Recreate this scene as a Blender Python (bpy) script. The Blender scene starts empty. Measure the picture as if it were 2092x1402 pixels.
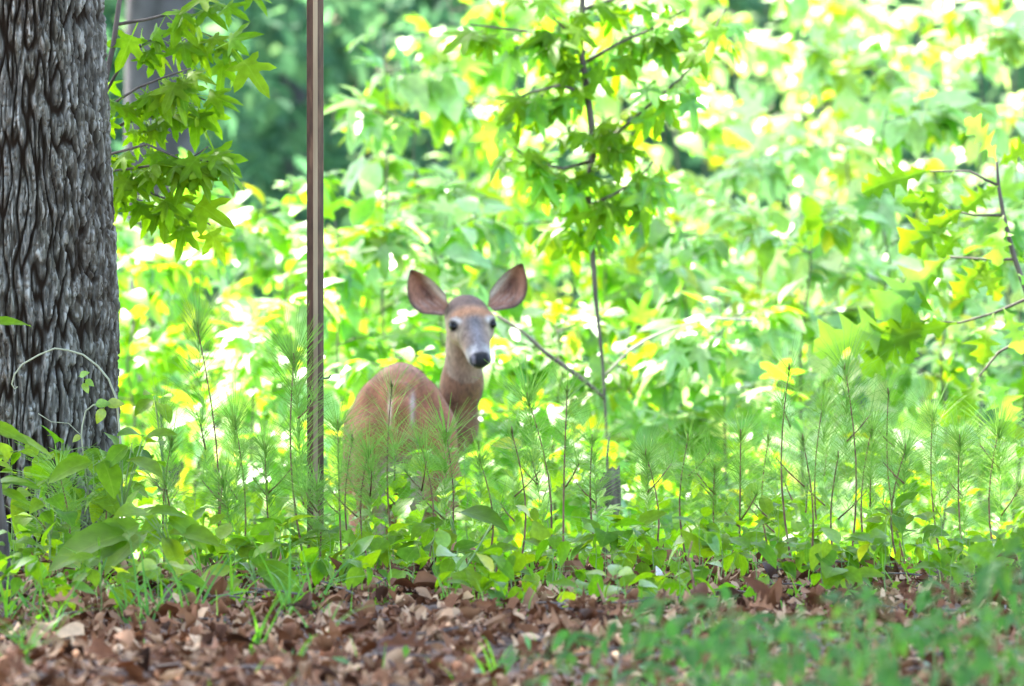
import bpy, math, random
import numpy as np
from mathutils import Vector, Matrix

sc = bpy.context.scene
col = sc.collection
RS = np.random.RandomState(11)
random.seed(5)

# ------------------------------------------------------------------ camera
CAM_Z = 1.2
FPX = 16870.0                      # focal length in photograph pixels (2092 wide)
PITCH = math.atan(441 / FPX)
cam_d = bpy.data.cameras.new('camera')
cam_d.sensor_width = 36.0
cam_d.lens = 36.0 * FPX / 2092
cam_d.clip_start = 0.5
cam_d.clip_end = 2000
cam_d.dof.use_dof = True
cam_d.dof.focus_distance = 22.3
cam_d.dof.aperture_fstop = 5.6
cam = bpy.data.objects.new('camera', cam_d)
cam.location = (0, 0, CAM_Z)
cam.rotation_euler = (math.pi / 2 - PITCH, 0, 0)
col.objects.link(cam)
sc.camera = cam

# ------------------------------------------------------------------ light
TO_SUN = Vector((-0.42, 0.62, 1.0)).normalized()
elev = math.asin(TO_SUN.z)
world = bpy.data.worlds.new('World')
sc.world = world
world.use_nodes = True
wn = world.node_tree.nodes
wl = world.node_tree.links
bg = wn['Background']
sky = wn.new('ShaderNodeTexSky')
sky.sky_type = 'NISHITA'
sky.sun_disc = False
sky.sun_elevation = elev
sky.sun_rotation = math.atan2(TO_SUN.x, TO_SUN.y)
sky.air_density = 1.0
sky.dust_density = 2.0
wl.new(sky.outputs[0], bg.inputs[0])
bg.inputs[1].default_value = 0.15
sun_d = bpy.data.lights.new('sun', 'SUN')
sun_d.energy = 5.0
sun_d.angle = math.radians(0.5)
sun_d.color = (1.0, 0.95, 0.86)
sun = bpy.data.objects.new('sun', sun_d)
sun.rotation_euler = TO_SUN.to_track_quat('Z', 'Y').to_euler()
sun.location = (-20, 30, 40)
col.objects.link(sun)

vs = sc.view_settings
vs.view_transform = 'Standard'
vs.look = 'None'
vs.gamma = 1.0
vs.use_curve_mapping = False
vs.exposure = 3.25

sc.render.engine = 'CYCLES'
sc.cycles.use_denoising = True
sc.cycles.max_bounces = 10
sc.cycles.diffuse_bounces = 5
sc.cycles.glossy_bounces = 2
sc.cycles.transmission_bounces = 6
sc.cycles.caustics_reflective = False
sc.cycles.caustics_refractive = False

# ------------------------------------------------------------------ helpers
def pw(px, py, y):
    """the point at forward distance y that lies behind photograph pixel (px, py)"""
    u = (px - 1046) / FPX
    v = (701 - py) / FPX
    cp, sp = math.cos(PITCH), math.sin(PITCH)
    d = Vector((u, cp + v * sp, -sp + v * cp))
    t = y / d.y
    return Vector((d.x * t, y, CAM_Z + d.z * t))

def smooth(a, b, x):
    t = np.clip((x - a) / (b - a), 0, 1)
    return t * t * (3 - 2 * t)

def gz(x, y):
    x = np.asarray(x, float); y = np.asarray(y, float)
    crest = 22.0 + 0.35 * np.sin(x * 1.3 + 0.6)
    z = -0.46 * smooth(crest - 0.6, crest + 4.6, y)
    near = np.exp(-((y - 20) / 9.0) ** 2)
    z = z + near * (0.022 * np.sin(x * 2.1 + 1.0) * np.sin(y * 1.7) + 0.012 * np.sin(x * 5.3) * np.sin(y * 4.1 + 2))
    z = z + 0.35 * smooth(60, 140, y) + 0.02 * (y - 30) * smooth(30, 60, y) * 0.0
    return z

def g(x, y):
    return float(gz(x, y))

class MB:
    def __init__(self):
        self.v = []; self.f = []; self.n = 0
    def add(self, verts, faces):
        self.v.extend([tuple(p) for p in verts])
        self.f.extend([tuple(i + self.n for i in fc) for fc in faces])
        self.n += len(verts)
    def tube(self, pts, rad, sides=6, cap=True):
        pts = [Vector(p) for p in pts]
        n = len(pts)
        vs_, fs = [], []
        ref = Vector((0.31, 0.93, 0.17)).normalized()
        for i, p in enumerate(pts):
            t = (pts[min(i + 1, n - 1)] - pts[max(i - 1, 0)])
            if t.length < 1e-9: t = Vector((0, 0, 1))
            t.normalize()
            a = t.cross(ref)
            if a.length < 0.05: a = t.cross(Vector((1, 0, 0)))
            a.normalize(); b = t.cross(a)
            r = rad[i] if hasattr(rad, '__len__') else rad
            for k in range(sides):
                an = 2 * math.pi * k / sides
                vs_.append(p + (a * math.cos(an) + b * math.sin(an)) * r)
        for i in range(n - 1):
            for k in range(sides):
                k2 = (k + 1) % sides
                fs.append((i * sides + k, i * sides + k2, (i + 1) * sides + k2, (i + 1) * sides + k))
        if cap:
            fs.append(tuple(range(sides))[::-1])
            fs.append(tuple((n - 1) * sides + k for k in range(sides)))
        self.add(vs_, fs)
    def mesh(self, name, mat=None, sm=True):
        me = bpy.data.meshes.new(name)
        me.from_pydata(self.v, [], self.f)
        if sm:
            me.polygons.foreach_set('use_smooth', [True] * len(me.polygons))
        if mat: me.materials.append(mat)
        me.update()
        return me

def np_mesh(name, V, F, mat=None, sm=True, attrs=None):
    """V (n,3), F (m,k) arrays"""
    me = bpy.data.meshes.new(name)
    V = np.asarray(V, np.float32); F = np.asarray(F, np.int32)
    m, k = F.shape
    me.vertices.add(len(V)); me.vertices.foreach_set('co', V.ravel())
    me.loops.add(m * k); me.loops.foreach_set('vertex_index', F.ravel())
    me.polygons.add(m)
    me.polygons.foreach_set('loop_start', np.arange(0, m * k, k, dtype=np.int32))
    me.polygons.foreach_set('loop_total', np.full(m, k, np.int32))
    me.polygons.foreach_set('use_smooth', np.full(m, sm, bool))
    me.update(calc_edges=True); me.validate()
    for an, (tp, data) in (attrs or {}).items():
        a = me.attributes.new(an, tp, 'POINT')
        a.data.foreach_set('color' if 'COLOR' in tp else 'value', np.asarray(data, np.float32).ravel())
    if mat: me.materials.append(mat)
    return me

def tag(o, label=None, cat=None, group=None, kind=None):
    if label: o['label'] = label
    if cat: o['category'] = cat
    if group: o['group'] = group
    if kind: o['kind'] = kind
    return o

def obj(name, me, parent=None, M=None):
    o = bpy.data.objects.new(name, me)
    col.objects.link(o)
    if parent is not None: o.parent = parent
    if M is not None: o.matrix_basis = M
    return o

def thing(name, loc, label, cat, group=None):
    o = bpy.data.objects.new(name, None)
    o.empty_display_size = 0.05
    o.location = loc
    col.objects.link(o)
    return tag(o, label, cat, group)

def frame(pos, d, nrm, size, wid=1.0):
    """matrix: local Y along d, local Z near nrm, X across"""
    d = Vector(d).normalized(); nrm = Vector(nrm)
    x = d.cross(nrm)
    if x.length < 1e-4: x = d.cross(Vector((1, 0.2, 0.1)))
    x.normalize(); z = x.cross(d)
    M = Matrix(((x.x * size * wid, d.x * size, z.x * size, pos[0]),
                (x.y * size * wid, d.y * size, z.y * size, pos[1]),
                (x.z * size * wid, d.z * size, z.z * size, pos[2]),
                (0, 0, 0, 1)))
    return M

# ------------------------------------------------------------------ materials
def newmat(name):
    m = bpy.data.materials.new(name)
    m.use_nodes = True
    nt = m.node_tree
    nt.nodes.clear()
    out = nt.nodes.new('ShaderNodeOutputMaterial')
    return m, nt, nt.nodes, nt.links, out

def ramp(nodes, stops):
    r = nodes.new('ShaderNodeValToRGB')
    e = r.color_ramp.elements
    while len(e) < len(stops): e.new(0.5)
    for i, (p, c) in enumerate(stops):
        e[i].position = p; e[i].color = (*c, 1)
    return r

def leaf_mat(name, cols, tcols, trans=0.5, island=False, rough=0.42, spec=0.5, veins=True):
    m, nt, N, L, out = newmat(name)
    if island:
        src = N.new('ShaderNodeNewGeometry').outputs['Random Per Island']
    else:
        src = N.new('ShaderNodeObjectInfo').outputs['Random']
    k = len(cols)
    ra = ramp(N, [(i / max(1, k - 1), c) for i, c in enumerate(cols)])
    rb = ramp(N, [(i / max(1, k - 1), c) for i, c in enumerate(tcols)])
    L.new(src, ra.inputs[0]); L.new(src, rb.inputs[0])
    tc = N.new('ShaderNodeTexCoord')
    nz = N.new('ShaderNodeTexNoise'); nz.inputs['Scale'].default_value = 5.0 if not island else 30.0
    nz.inputs['Detail'].default_value = 3
    L.new(tc.outputs['Object'], nz.inputs['Vector'])
    mr = N.new('ShaderNodeMapRange')
    mr.inputs['From Min'].default_value = 0.3; mr.inputs['From Max'].default_value = 0.7
    mr.inputs['To Min'].default_value = 0.78; mr.inputs['To Max'].default_value = 1.2
    L.new(nz.outputs[0], mr.inputs[0])
    def mul(c):
        mx = N.new('ShaderNodeVectorMath'); mx.operation = 'SCALE'
        L.new(c, mx.inputs[0]); L.new(mr.outputs[0], mx.inputs['Scale'])
        return mx.outputs[0]
    ca, cb = mul(ra.outputs[0]), mul(rb.outputs[0])
    if veins and not island:
        sx = N.new('ShaderNodeSeparateXYZ'); L.new(tc.outputs['Object'], sx.inputs[0])
        ab = N.new('ShaderNodeMath'); ab.operation = 'ABSOLUTE'; L.new(sx.outputs[0], ab.inputs[0])
        lt = N.new('ShaderNodeMath'); lt.operation = 'LESS_THAN'; L.new(ab.outputs[0], lt.inputs[0]); lt.inputs[1].default_value = 0.012
        # side veins
        su = N.new('ShaderNodeMath'); su.operation = 'MULTIPLY_ADD'; L.new(ab.outputs[0], su.inputs[0]); su.inputs[1].default_value = -0.9; L.new(sx.outputs[1], su.inputs[2])
        fr = N.new('ShaderNodeMath'); fr.operation = 'PINGPONG'; L.new(su.outputs[0], fr.inputs[0]); fr.inputs[1].default_value = 0.06
        l2 = N.new('ShaderNodeMath'); l2.operation = 'LESS_THAN'; L.new(fr.outputs[0], l2.inputs[0]); l2.inputs[1].default_value = 0.006
        h2 = N.new('ShaderNodeMath'); h2.operation = 'MULTIPLY_ADD'; L.new(l2.outputs[0], h2.inputs[0]); h2.inputs[1].default_value = 0.35; L.new(lt.outputs[0], h2.inputs[2]); h2.use_clamp = True
        def vein(c, vc):
            mx = N.new('ShaderNodeMix'); mx.data_type = 'RGBA'
            mf = N.new('ShaderNodeMath'); mf.operation = 'MULTIPLY'; mf.inputs[1].default_value = 0.5
            L.new(h2.outputs[0], mf.inputs[0]); L.new(mf.outputs[0], mx.inputs['Factor'])
            L.new(c, mx.inputs['A']); mx.inputs['B'].default_value = (*vc, 1)
            return mx.outputs['Result']
        ca = vein(ca, (0.2, 0.3, 0.03))
    p = N.new('ShaderNodeBsdfPrincipled')
    p.inputs['Roughness'].default_value = rough
    p.inputs['Specular IOR Level'].default_value = spec
    L.new(ca, p.inputs['Base Color'])
    t = N.new('ShaderNodeBsdfTranslucent'); L.new(cb, t.inputs['Color'])
    mx = N.new('ShaderNodeMixShader'); mx.inputs[0].default_value = trans
    L.new(p.outputs[0], mx.inputs[1]); L.new(t.outputs[0], mx.inputs[2])
    L.new(mx.outputs[0], out.inputs[0])
    return m

def noise_mat(name, c1, c2, scale=8, rough=0.85, stretch=(1, 1, 1), bump=0.3, spec=0.3, c3=None):
    m, nt, N, L, out = newmat(name)
    tc = N.new('ShaderNodeTexCoord'); mp = N.new('ShaderNodeMapping')
    mp.inputs['Scale'].default_value = stretch
    L.new(tc.outputs['Object'], mp.inputs[0])
    nz = N.new('ShaderNodeTexNoise'); nz.inputs['Scale'].default_value = scale; nz.inputs['Detail'].default_value = 6
    L.new(mp.outputs[0], nz.inputs['Vector'])
    st = [(0.3, c1), (0.7, c2)] if c3 is None else [(0.28, c1), (0.5, c2), (0.72, c3)]
    r = ramp(N, st); L.new(nz.outputs[0], r.inputs[0])
    p = N.new('ShaderNodeBsdfPrincipled'); p.inputs['Roughness'].default_value = rough
    p.inputs['Specular IOR Level'].default_value = spec
    L.new(r.outputs[0], p.inputs['Base Color'])
    if bump:
        b = N.new('ShaderNodeBump'); b.inputs['Strength'].default_value = bump; b.inputs['Distance'].default_value = 0.01
        L.new(nz.outputs[0], b.inputs['Height']); L.new(b.outputs[0], p.inputs['Normal'])
    L.new(p.outputs[0], out.inputs[0])
    return m

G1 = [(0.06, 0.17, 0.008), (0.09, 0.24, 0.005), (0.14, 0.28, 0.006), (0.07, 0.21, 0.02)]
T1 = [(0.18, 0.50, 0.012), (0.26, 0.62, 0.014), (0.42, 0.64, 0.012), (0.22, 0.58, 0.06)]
M_BRIGHT = leaf_mat('leaf_sunlit_green', G1, T1, 0.5, rough=.4, spec=.75)  # brighter copy of the leaf green, sunlight put into the colour
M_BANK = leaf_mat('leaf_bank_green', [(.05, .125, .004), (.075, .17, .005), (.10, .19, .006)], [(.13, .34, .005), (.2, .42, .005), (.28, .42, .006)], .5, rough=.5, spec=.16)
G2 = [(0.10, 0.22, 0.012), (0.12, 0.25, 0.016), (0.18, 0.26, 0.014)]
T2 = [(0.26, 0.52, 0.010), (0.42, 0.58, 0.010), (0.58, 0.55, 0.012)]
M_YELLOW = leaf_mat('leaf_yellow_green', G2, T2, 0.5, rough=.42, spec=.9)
M_PALE = leaf_mat('leaf_sun_washed_green', [(.20, .36, .10), (.26, .40, .15), (.34, .42, .12)], [(.40, .72, .20), (.50, .76, .28), (.68, .74, .18)], .5, rough=.42, spec=1.0)  # blown-out sunlight on the deeper saplings, put into the leaf colour
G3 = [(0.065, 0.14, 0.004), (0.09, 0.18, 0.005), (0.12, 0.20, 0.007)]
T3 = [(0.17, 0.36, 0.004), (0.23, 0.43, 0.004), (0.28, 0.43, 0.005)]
M_SHADE = leaf_mat('leaf_shaded_green', G3, T3, 0.5, rough=.5, spec=.14)  # deeper copy of the leaf green, shade put into the colour
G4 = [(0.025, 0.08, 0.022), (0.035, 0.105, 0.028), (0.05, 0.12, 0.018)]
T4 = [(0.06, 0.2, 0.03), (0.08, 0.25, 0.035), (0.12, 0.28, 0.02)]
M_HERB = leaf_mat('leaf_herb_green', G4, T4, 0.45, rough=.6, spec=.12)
M_COVER = leaf_mat('ground_cover_green', [(0.06, 0.14, 0.005), (0.09, 0.19, 0.006), (0.13, 0.21, 0.008)],
                   [(0.16, 0.42, 0.01), (0.2, 0.5, 0.012), (0.3, 0.5, 0.01)], 0.45, island=True, rough=.55, spec=.25)
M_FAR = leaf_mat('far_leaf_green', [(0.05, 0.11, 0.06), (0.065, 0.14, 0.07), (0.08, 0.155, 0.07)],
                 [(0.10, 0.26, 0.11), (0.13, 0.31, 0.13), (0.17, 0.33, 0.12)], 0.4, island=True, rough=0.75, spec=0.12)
M_CROWN = leaf_mat('oak_crown_green', [(0.05, 0.12, 0.012), (0.07, 0.16, 0.02)],
                   [(0.10, 0.28, 0.01), (0.14, 0.32, 0.02)], 0.4, island=True)
M_NEEDLE = leaf_mat('pine_needle_green', [(0.08, 0.19, 0.018), (0.12, 0.25, 0.025), (0.19, 0.30, 0.05)],
                    [(0.18, 0.38, 0.05), (0.22, 0.45, 0.06), (0.26, 0.45, 0.08)], 0.35, island=True, rough=0.5, spec=.16)
M_GRASS = leaf_mat('grass_green', [(0.07, 0.19, 0.025), (0.09, 0.24, 0.03), (0.15, 0.27, 0.04)],
                   [(0.16, 0.42, 0.02), (0.22, 0.5, 0.03), (0.3, 0.5, 0.04)], 0.45, island=True)
M_BLADE = leaf_mat('grass_blade_green', [(0.05, 0.15, 0.03), (0.09, 0.22, 0.03)],
                   [(0.12, 0.35, 0.015), (0.2, 0.46, 0.01)], 0.4, veins=False, spec=.2)
BR = [(0.03, 0.014, 0.007), (0.115, 0.048, 0.023), (0.19, 0.094, 0.050), (0.24, 0.14, 0.085), (0.50, 0.37, 0.25)]
BR = [(c[0] * .98, c[1] * .84, c[2] * .70) for c in BR]
M_LITTER = leaf_mat('brown_leaf_litter', BR, [tuple(c * 0.7 for c in b) for b in BR], 0.12, island=True, rough=0.75, spec=0.14)
M_DEAD = leaf_mat('brown_dead_leaf', BR, [tuple(c * 0.7 for c in b) for b in BR], 0.12, rough=0.75, spec=0.14, veins=False)
M_DARKLEAF = noise_mat('dark_brown_leaf', (0.05, 0.022, 0.014), (0.12, 0.055, 0.035), 6, 0.55)
M_PALELEAF = noise_mat('pale_dry_leaf', (0.42, 0.36, 0.28), (0.62, 0.56, 0.46), 6, 0.6)
M_TWIG = noise_mat('grey_brown_twig', (0.045, 0.034, 0.028), (0.13, 0.10, 0.082), 30, 0.8, (1, 1, 0.3))
M_PALETWIG = noise_mat('pale_bare_wood', (.2, .17, .13), (.36, .32, .26), 30, .8)
M_REDTWIG = noise_mat('red_brown_pine_stem', (0.08, 0.033, 0.017), (0.2, 0.10, 0.05), 40, 0.7)
M_GREENSTEM = noise_mat('green_stem', (0.10, 0.18, 0.04), (0.18, 0.26, 0.07), 30, 0.6)
M_GREYTREE = noise_mat('grey_far_bark', (0.014, 0.010, 0.012), (0.10, 0.078, 0.094), 4, 0.9, (2.2, 2.2, 0.9), 0.8)
M_FARBARK = noise_mat('far_dark_bark', (0.05, 0.045, 0.04), (0.14, 0.12, 0.11), 5, 0.9, (2.5, 2.5, 0.5), 0.6)
M_SNAG = noise_mat('weathered_snag_wood', (0.04, 0.03, 0.02), (0.19, 0.15, 0.11), 12, 0.9, (4, 4, 0.6), 0.8)
M_TENDRIL = noise_mat('pale_vine_stem', (0.22, 0.22, 0.12), (0.36, 0.34, 0.22), 30, 0.6)

def ground_mat():
    m, nt, N, L, out = newmat('forest_soil')
    tc = N.new('ShaderNodeTexCoord')
    n1 = N.new('ShaderNodeTexNoise'); n1.inputs['Scale'].default_value = 9; n1.inputs['Detail'].default_value = 8
    n2 = N.new('ShaderNodeTexNoise'); n2.inputs['Scale'].default_value = 0.35; n2.inputs['Detail'].default_value = 4
    L.new(tc.outputs['Object'], n1.inputs[0]); L.new(tc.outputs['Object'], n2.inputs[0])
    r1 = ramp(N, [(0.3, (0.035, 0.022, 0.015)), (0.55, (0.10, 0.062, 0.042)), (0.75, (0.2, 0.14, 0.1))])
    L.new(n1.outputs[0], r1.inputs[0])
    r2 = ramp(N, [(0.4, (0.04, 0.10, 0.02)), (0.6, (0.09, 0.18, 0.03))]); L.new(n1.outputs[0], r2.inputs[0])
    sx = N.new('ShaderNodeSeparateXYZ'); L.new(tc.outputs['Object'], sx.inputs[0])
    mr = N.new('ShaderNodeMapRange'); mr.inputs['From Min'].default_value = 22.5; mr.inputs['From Max'].default_value = 26
    L.new(sx.outputs[1], mr.inputs[0])
    mu = N.new('ShaderNodeMath'); mu.operation = 'MULTIPLY'; L.new(mr.outputs[0], mu.inputs[0])
    m3 = N.new('ShaderNodeMapRange'); m3.inputs['From Min'].default_value = 0.1; m3.inputs['From Max'].default_value = 0.35
    L.new(n2.outputs[0], m3.inputs[0]); L.new(m3.outputs[0], mu.inputs[1])
    mx = N.new('ShaderNodeMix'); mx.data_type = 'RGBA'
    L.new(mu.outputs[0], mx.inputs['Factor']); L.new(r1.outputs[0], mx.inputs['A']); L.new(r2.outputs[0], mx.inputs['B'])
    p = N.new('ShaderNodeBsdfPrincipled'); p.inputs['Roughness'].default_value = 0.95
    p.inputs['Specular IOR Level'].default_value = 0.15
    L.new(mx.outputs['Result'], p.inputs['Base Color'])
    b = N.new('ShaderNodeBump'); b.inputs['Strength'].default_value = 0.7; b.inputs['Distance'].default_value = 0.03
    L.new(n1.outputs[0], b.inputs['Height']); L.new(b.outputs[0], p.inputs['Normal'])
    L.new(p.outputs[0], out.inputs[0])
    return m

# ------------------------------------------------------------------ ground
def build_ground():
    xs = np.concatenate([[-900, -400, -150, -60, -25], np.linspace(-10, 10, 101), [25, 60, 150, 400, 900]])
    ys = np.concatenate([[-300, -100, -30, 0, 8, 12], np.linspace(14, 32, 121), np.linspace(33, 70, 38), [80, 100, 140, 200, 400, 900, 1500]])
    X, Y = np.meshgrid(xs, ys)
    Z = gz(X, Y)
    V = np.stack([X, Y, Z], -1).reshape(-1, 3)
    ny, nx = X.shape
    i = np.arange(ny - 1)[:, None] * nx + np.arange(nx - 1)[None]
    F = np.stack([i, i + 1, i + nx + 1, i + nx], -1).reshape(-1, 4)
    o = obj('ground', np_mesh('ground', V, F, ground_mat()))
    tag(o, kind='structure')
build_ground()

# ------------------------------------------------------------------ leaf meshes (petiole from 0 to pet, blade to 1)
def petiole(mb, pet, w=0.012, sag=0.0):
    mb.add([(-w, 0, 0), (w, 0, 0), (w, pet + 0.05, sag), (-w, pet + 0.05, sag)], [(0, 1, 2, 3)])

def star_leaf(seed, pet=0.3):
    r = np.random.RandomState(seed)
    mb = MB(); petiole(mb, pet)
    c = np.array([0, pet + 0.16, 0.0])
    lob = [(-118, 0.36), (-60, 0.50), (0, 0.60), (60, 0.50), (118, 0.36)]
    pts = []
    droop = r.uniform(0.25, 0.75); cup = r.uniform(-0.15, 0.3)
    def P(ang, rad):
        a = math.radians(ang)
        x, y = rad * math.sin(a), rad * math.cos(a)
        fold = 0.0
        z = -droop * rad * rad * (1.0 + 0.3 * math.sin(seed + ang)) + cup * abs(x) * 0.5
        return (c[0] + x, c[1] + y, z)
    pts.append(P(180, 0.14))
    for i, (a, R) in enumerate(lob):
        a += r.uniform(-5, 5); R *= r.uniform(0.9, 1.08)
        pts.append(P(a - 19, R * 0.50)); pts.append(P(a - 12, R * 0.74)); pts.append(P(a, R)); pts.append(P(a + 12, R * 0.74)); pts.append(P(a + 19, R * 0.50))
        if i < 4:
            pts.append(P((a + lob[i + 1][0]) / 2, 0.20))
    n = len(pts)
    # crease: the middle rises
    V = [(c[0], c[1], 0.03)] + pts
    mb.add(V, [(0, i + 1, (i + 1) % n + 1) for i in range(n)])
    return mb

def ovate_leaf(seed, wid=0.5, pet=0.15, rows=7, serr=0.0, curl=0.3, fold=0.25, peak=0.42):
    r = np.random.RandomState(seed)
    mb = MB(); petiole(mb, pet)
    V = []
    L = 1 - pet
    tw = r.uniform(-0.2, 0.2)
    for i in range(rows + 1):
        t = i / rows
        w = wid * 0.5 * (math.sin(math.pi * t ** (math.log(0.5) / math.log(peak))) ** 0.8 if 0 < t < 1 else 0.012)
        w *= 1 + serr * (1 if i % 2 else -1)
        y = pet + t * L
        z = -curl * t * t
        side = r.uniform(-0.03, 0.03)
        V += [(-w, y, z + fold * w + side + tw * t * w), (0, y, z), (w, y, z + fold * w - side - tw * t * w)]
    F = []
    for i in range(rows):
        a = i * 3; b = a + 3
        F += [(a, a + 1, b + 1, b), (a + 1, a + 2, b + 2, b + 1)]
    mb.add(V, F)
    return mb

def oak_leaf(seed, pet=0.08, curl=0.3, fold=0.2, wid=0.56):
    r = np.random.RandomState(seed)
    mb = MB(); petiole(mb, pet)
    prof = [(0, .01), (.08, .06), (.16, .19), (.22, .08), (.30, .08), (.38, .32), (.45, .11), (.52, .10), (.60, .40), (.66, .14), (.72, .13), (.80, .31), (.87, .12), (.93, .15), (1.0, .015)]
    V = []
    for t, w in prof:
        w *= wid / 0.7 * r.uniform(0.85, 1.15)
        w2 = w * r.uniform(0.85, 1.15)
        y = pet + t * (1 - pet); z = -curl * t * t + 0.02 * math.sin(t * 9 + seed)
        V += [(-w, y + w * 0.4, z + fold * w), (0, y, z), (w2, y + w2 * 0.4, z + fold * w2)]
    F = []
    for i in range(len(prof) - 1):
        a = i * 3; b = a + 3
        F += [(a, a + 1, b + 1, b), (a + 1, a + 2, b + 2, b + 1)]
    mb.add(V, F)
    return mb

def meshes(maker, mat, name, n, **kw):
    return [maker(s * 7 + 1, **kw).mesh(name, mat) for s in range(n)]

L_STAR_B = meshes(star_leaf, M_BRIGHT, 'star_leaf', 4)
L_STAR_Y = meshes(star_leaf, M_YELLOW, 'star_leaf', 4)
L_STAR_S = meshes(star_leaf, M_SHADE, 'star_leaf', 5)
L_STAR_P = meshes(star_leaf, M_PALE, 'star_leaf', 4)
L_OV_P = meshes(ovate_leaf, M_PALE, 'ovate_leaf', 4, wid=.55)
L_OV_B = meshes(ovate_leaf, M_BRIGHT, 'ovate_leaf', 4, wid=0.52)
L_OV_Y = meshes(ovate_leaf, M_YELLOW, 'ovate_leaf', 4, wid=0.55)
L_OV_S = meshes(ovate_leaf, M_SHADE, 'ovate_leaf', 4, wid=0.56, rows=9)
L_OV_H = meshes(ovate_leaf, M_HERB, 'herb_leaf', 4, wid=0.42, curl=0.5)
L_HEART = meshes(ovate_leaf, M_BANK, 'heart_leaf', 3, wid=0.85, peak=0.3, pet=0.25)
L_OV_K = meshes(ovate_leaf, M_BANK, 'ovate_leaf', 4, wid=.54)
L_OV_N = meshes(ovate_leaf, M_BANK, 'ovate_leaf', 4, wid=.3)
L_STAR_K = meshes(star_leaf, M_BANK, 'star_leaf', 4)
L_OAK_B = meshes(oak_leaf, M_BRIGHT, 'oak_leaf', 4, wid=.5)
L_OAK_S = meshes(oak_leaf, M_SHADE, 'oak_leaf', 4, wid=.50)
L_OAK_D = meshes(oak_leaf, M_DEAD, 'dead_oak_leaf', 4, curl=0.9, fold=0.9)
L_OV_D = meshes(ovate_leaf, M_DEAD, 'dead_leaf', 4, wid=0.5, curl=0.7, fold=0.9)

# ------------------------------------------------------------------ generic sapling
def rvec(r, s=1.0):
    return Vector((r.uniform(-s, s), r.uniform(-s, s), r.uniform(-s, s)))

def put_leaf(root, r, mesh_set, p, d, size, name='leaf', nrm=None):
    if nrm is None:
        nrm = Vector((r.uniform(-.5, .5), r.uniform(-.9, .35), 1.0))
    M = frame(p, d, nrm, size, r.uniform(0.85, 1.1))
    M = Matrix.Translation(-root.location) @ M
    return obj(name, mesh_set[r.randint(len(mesh_set))], root, M)

def sapling(name, label, cat, group, bx, by, height, spread, nleaf, sets, size, seed,
            nbranch=8, low=0.15, droop=0.5, lean=(0, 0), stem_r=0.008, stem_mat=None, leafname='leaf', up=0.35):
    r = np.random.RandomState(seed)
    base = Vector((bx, by, g(bx, by) - 0.02))
    root = thing(name, base, label, cat, group)
    sm = stem_mat or M_TWIG
    n = 7
    pts = []
    for i in range(n):
        t = i / (n - 1)
        pts.append(base + Vector((lean[0] * t + r.uniform(-.02, .02) * height * (0 < i), lean[1] * t + r.uniform(-.02, .02) * height * (0 < i), height * t)))
    mb = MB(); mb.tube([p - base for p in pts], [stem_r * (1 - 0.75 * i / (n - 1)) for i in range(n)], 6)
    obj('stem', mb.mesh('stem', sm), root)
    paths = [(pts[2:], 0.5)]
    for b in range(nbranch):
        t = low + (1 - low) * (b + r.uniform(0, .8)) / nbranch
        k = min(n - 2, int(t * (n - 1))); f = t * (n - 1) - k
        p0 = pts[k].lerp(pts[k + 1], min(1, f))
        az = b * 2.4 + r.uniform(-.5, .5)
        ln = spread * (1.05 - 0.6 * t) * r.uniform(0.7, 1.15)
        d = Vector((math.cos(az), math.sin(az), up + r.uniform(-.15, .35)))
        bp = [p0]
        for s in range(4):
            d = (d + Vector((0, 0, -0.09)) + rvec(r, .12)).normalized()
            bp.append(bp[-1] + d * ln / 4)
        mb = MB(); mb.tube([p - base for p in bp], [stem_r * 0.45 * (1 - 0.17 * i) for i in range(5)], 5)
        obj('branch', mb.mesh('branch', sm), root)
        paths.append((bp, 1.0))
    w = np.array([p[1] for p in paths]); w /= w.sum()
    for i in range(nleaf):
        bp, _ = paths[r.choice(len(paths), p=w)]
        t = (0.12 + 0.88 * r.uniform(0, 1) ** 0.8) * (len(bp) - 1)
        k = min(len(bp) - 2, int(t))
        p = bp[k].lerp(bp[k + 1], t - k)
        bd = (bp[k + 1] - bp[k]).normalized()
        d = bd * 0.5 + rvec(r, .8) + Vector((0, 0, -droop * r.uniform(0, 1.6)))
        ms = sets[r.randint(len(sets))]
        put_leaf(root, r, ms, p, d, size * r.uniform(.65, 1.25), leafname)
    return root

# ------------------------------------------------------------------ big oak
def voronoi2(u, w, seed, nu):
    """F1, F2 and cell random of jittered cells; u is periodic with period nu"""
    r = np.random.RandomState(seed)
    T = 512
    jx = r.rand(nu, T); jy = r.rand(nu, T); jr = r.rand(nu, T)
    iu = np.floor(u).astype(int); iw = np.floor(w).astype(int)
    F1 = np.full(u.shape, 9.0); F2 = np.full(u.shape, 9.0); R = np.zeros(u.shape)
    for a in (-1, 0, 1):
        for b in (-2, -1, 0, 1, 2):
            cu = (iu + a) % nu; cw = (iw + b) % T
            dx = iu + a + 0.1 + 0.8 * jx[cu, cw] - u; dy = iw + b + 0.1 + .8 * jy[cu, cw] - w
            d = np.sqrt(dx * dx + dy * dy)
            m = d < F1
            F2 = np.where(m, F1, np.minimum(F2, d)); R = np.where(m, jr[cu, cw], R); F1 = np.where(m, d, F1)
    return F1, F2, R

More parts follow.
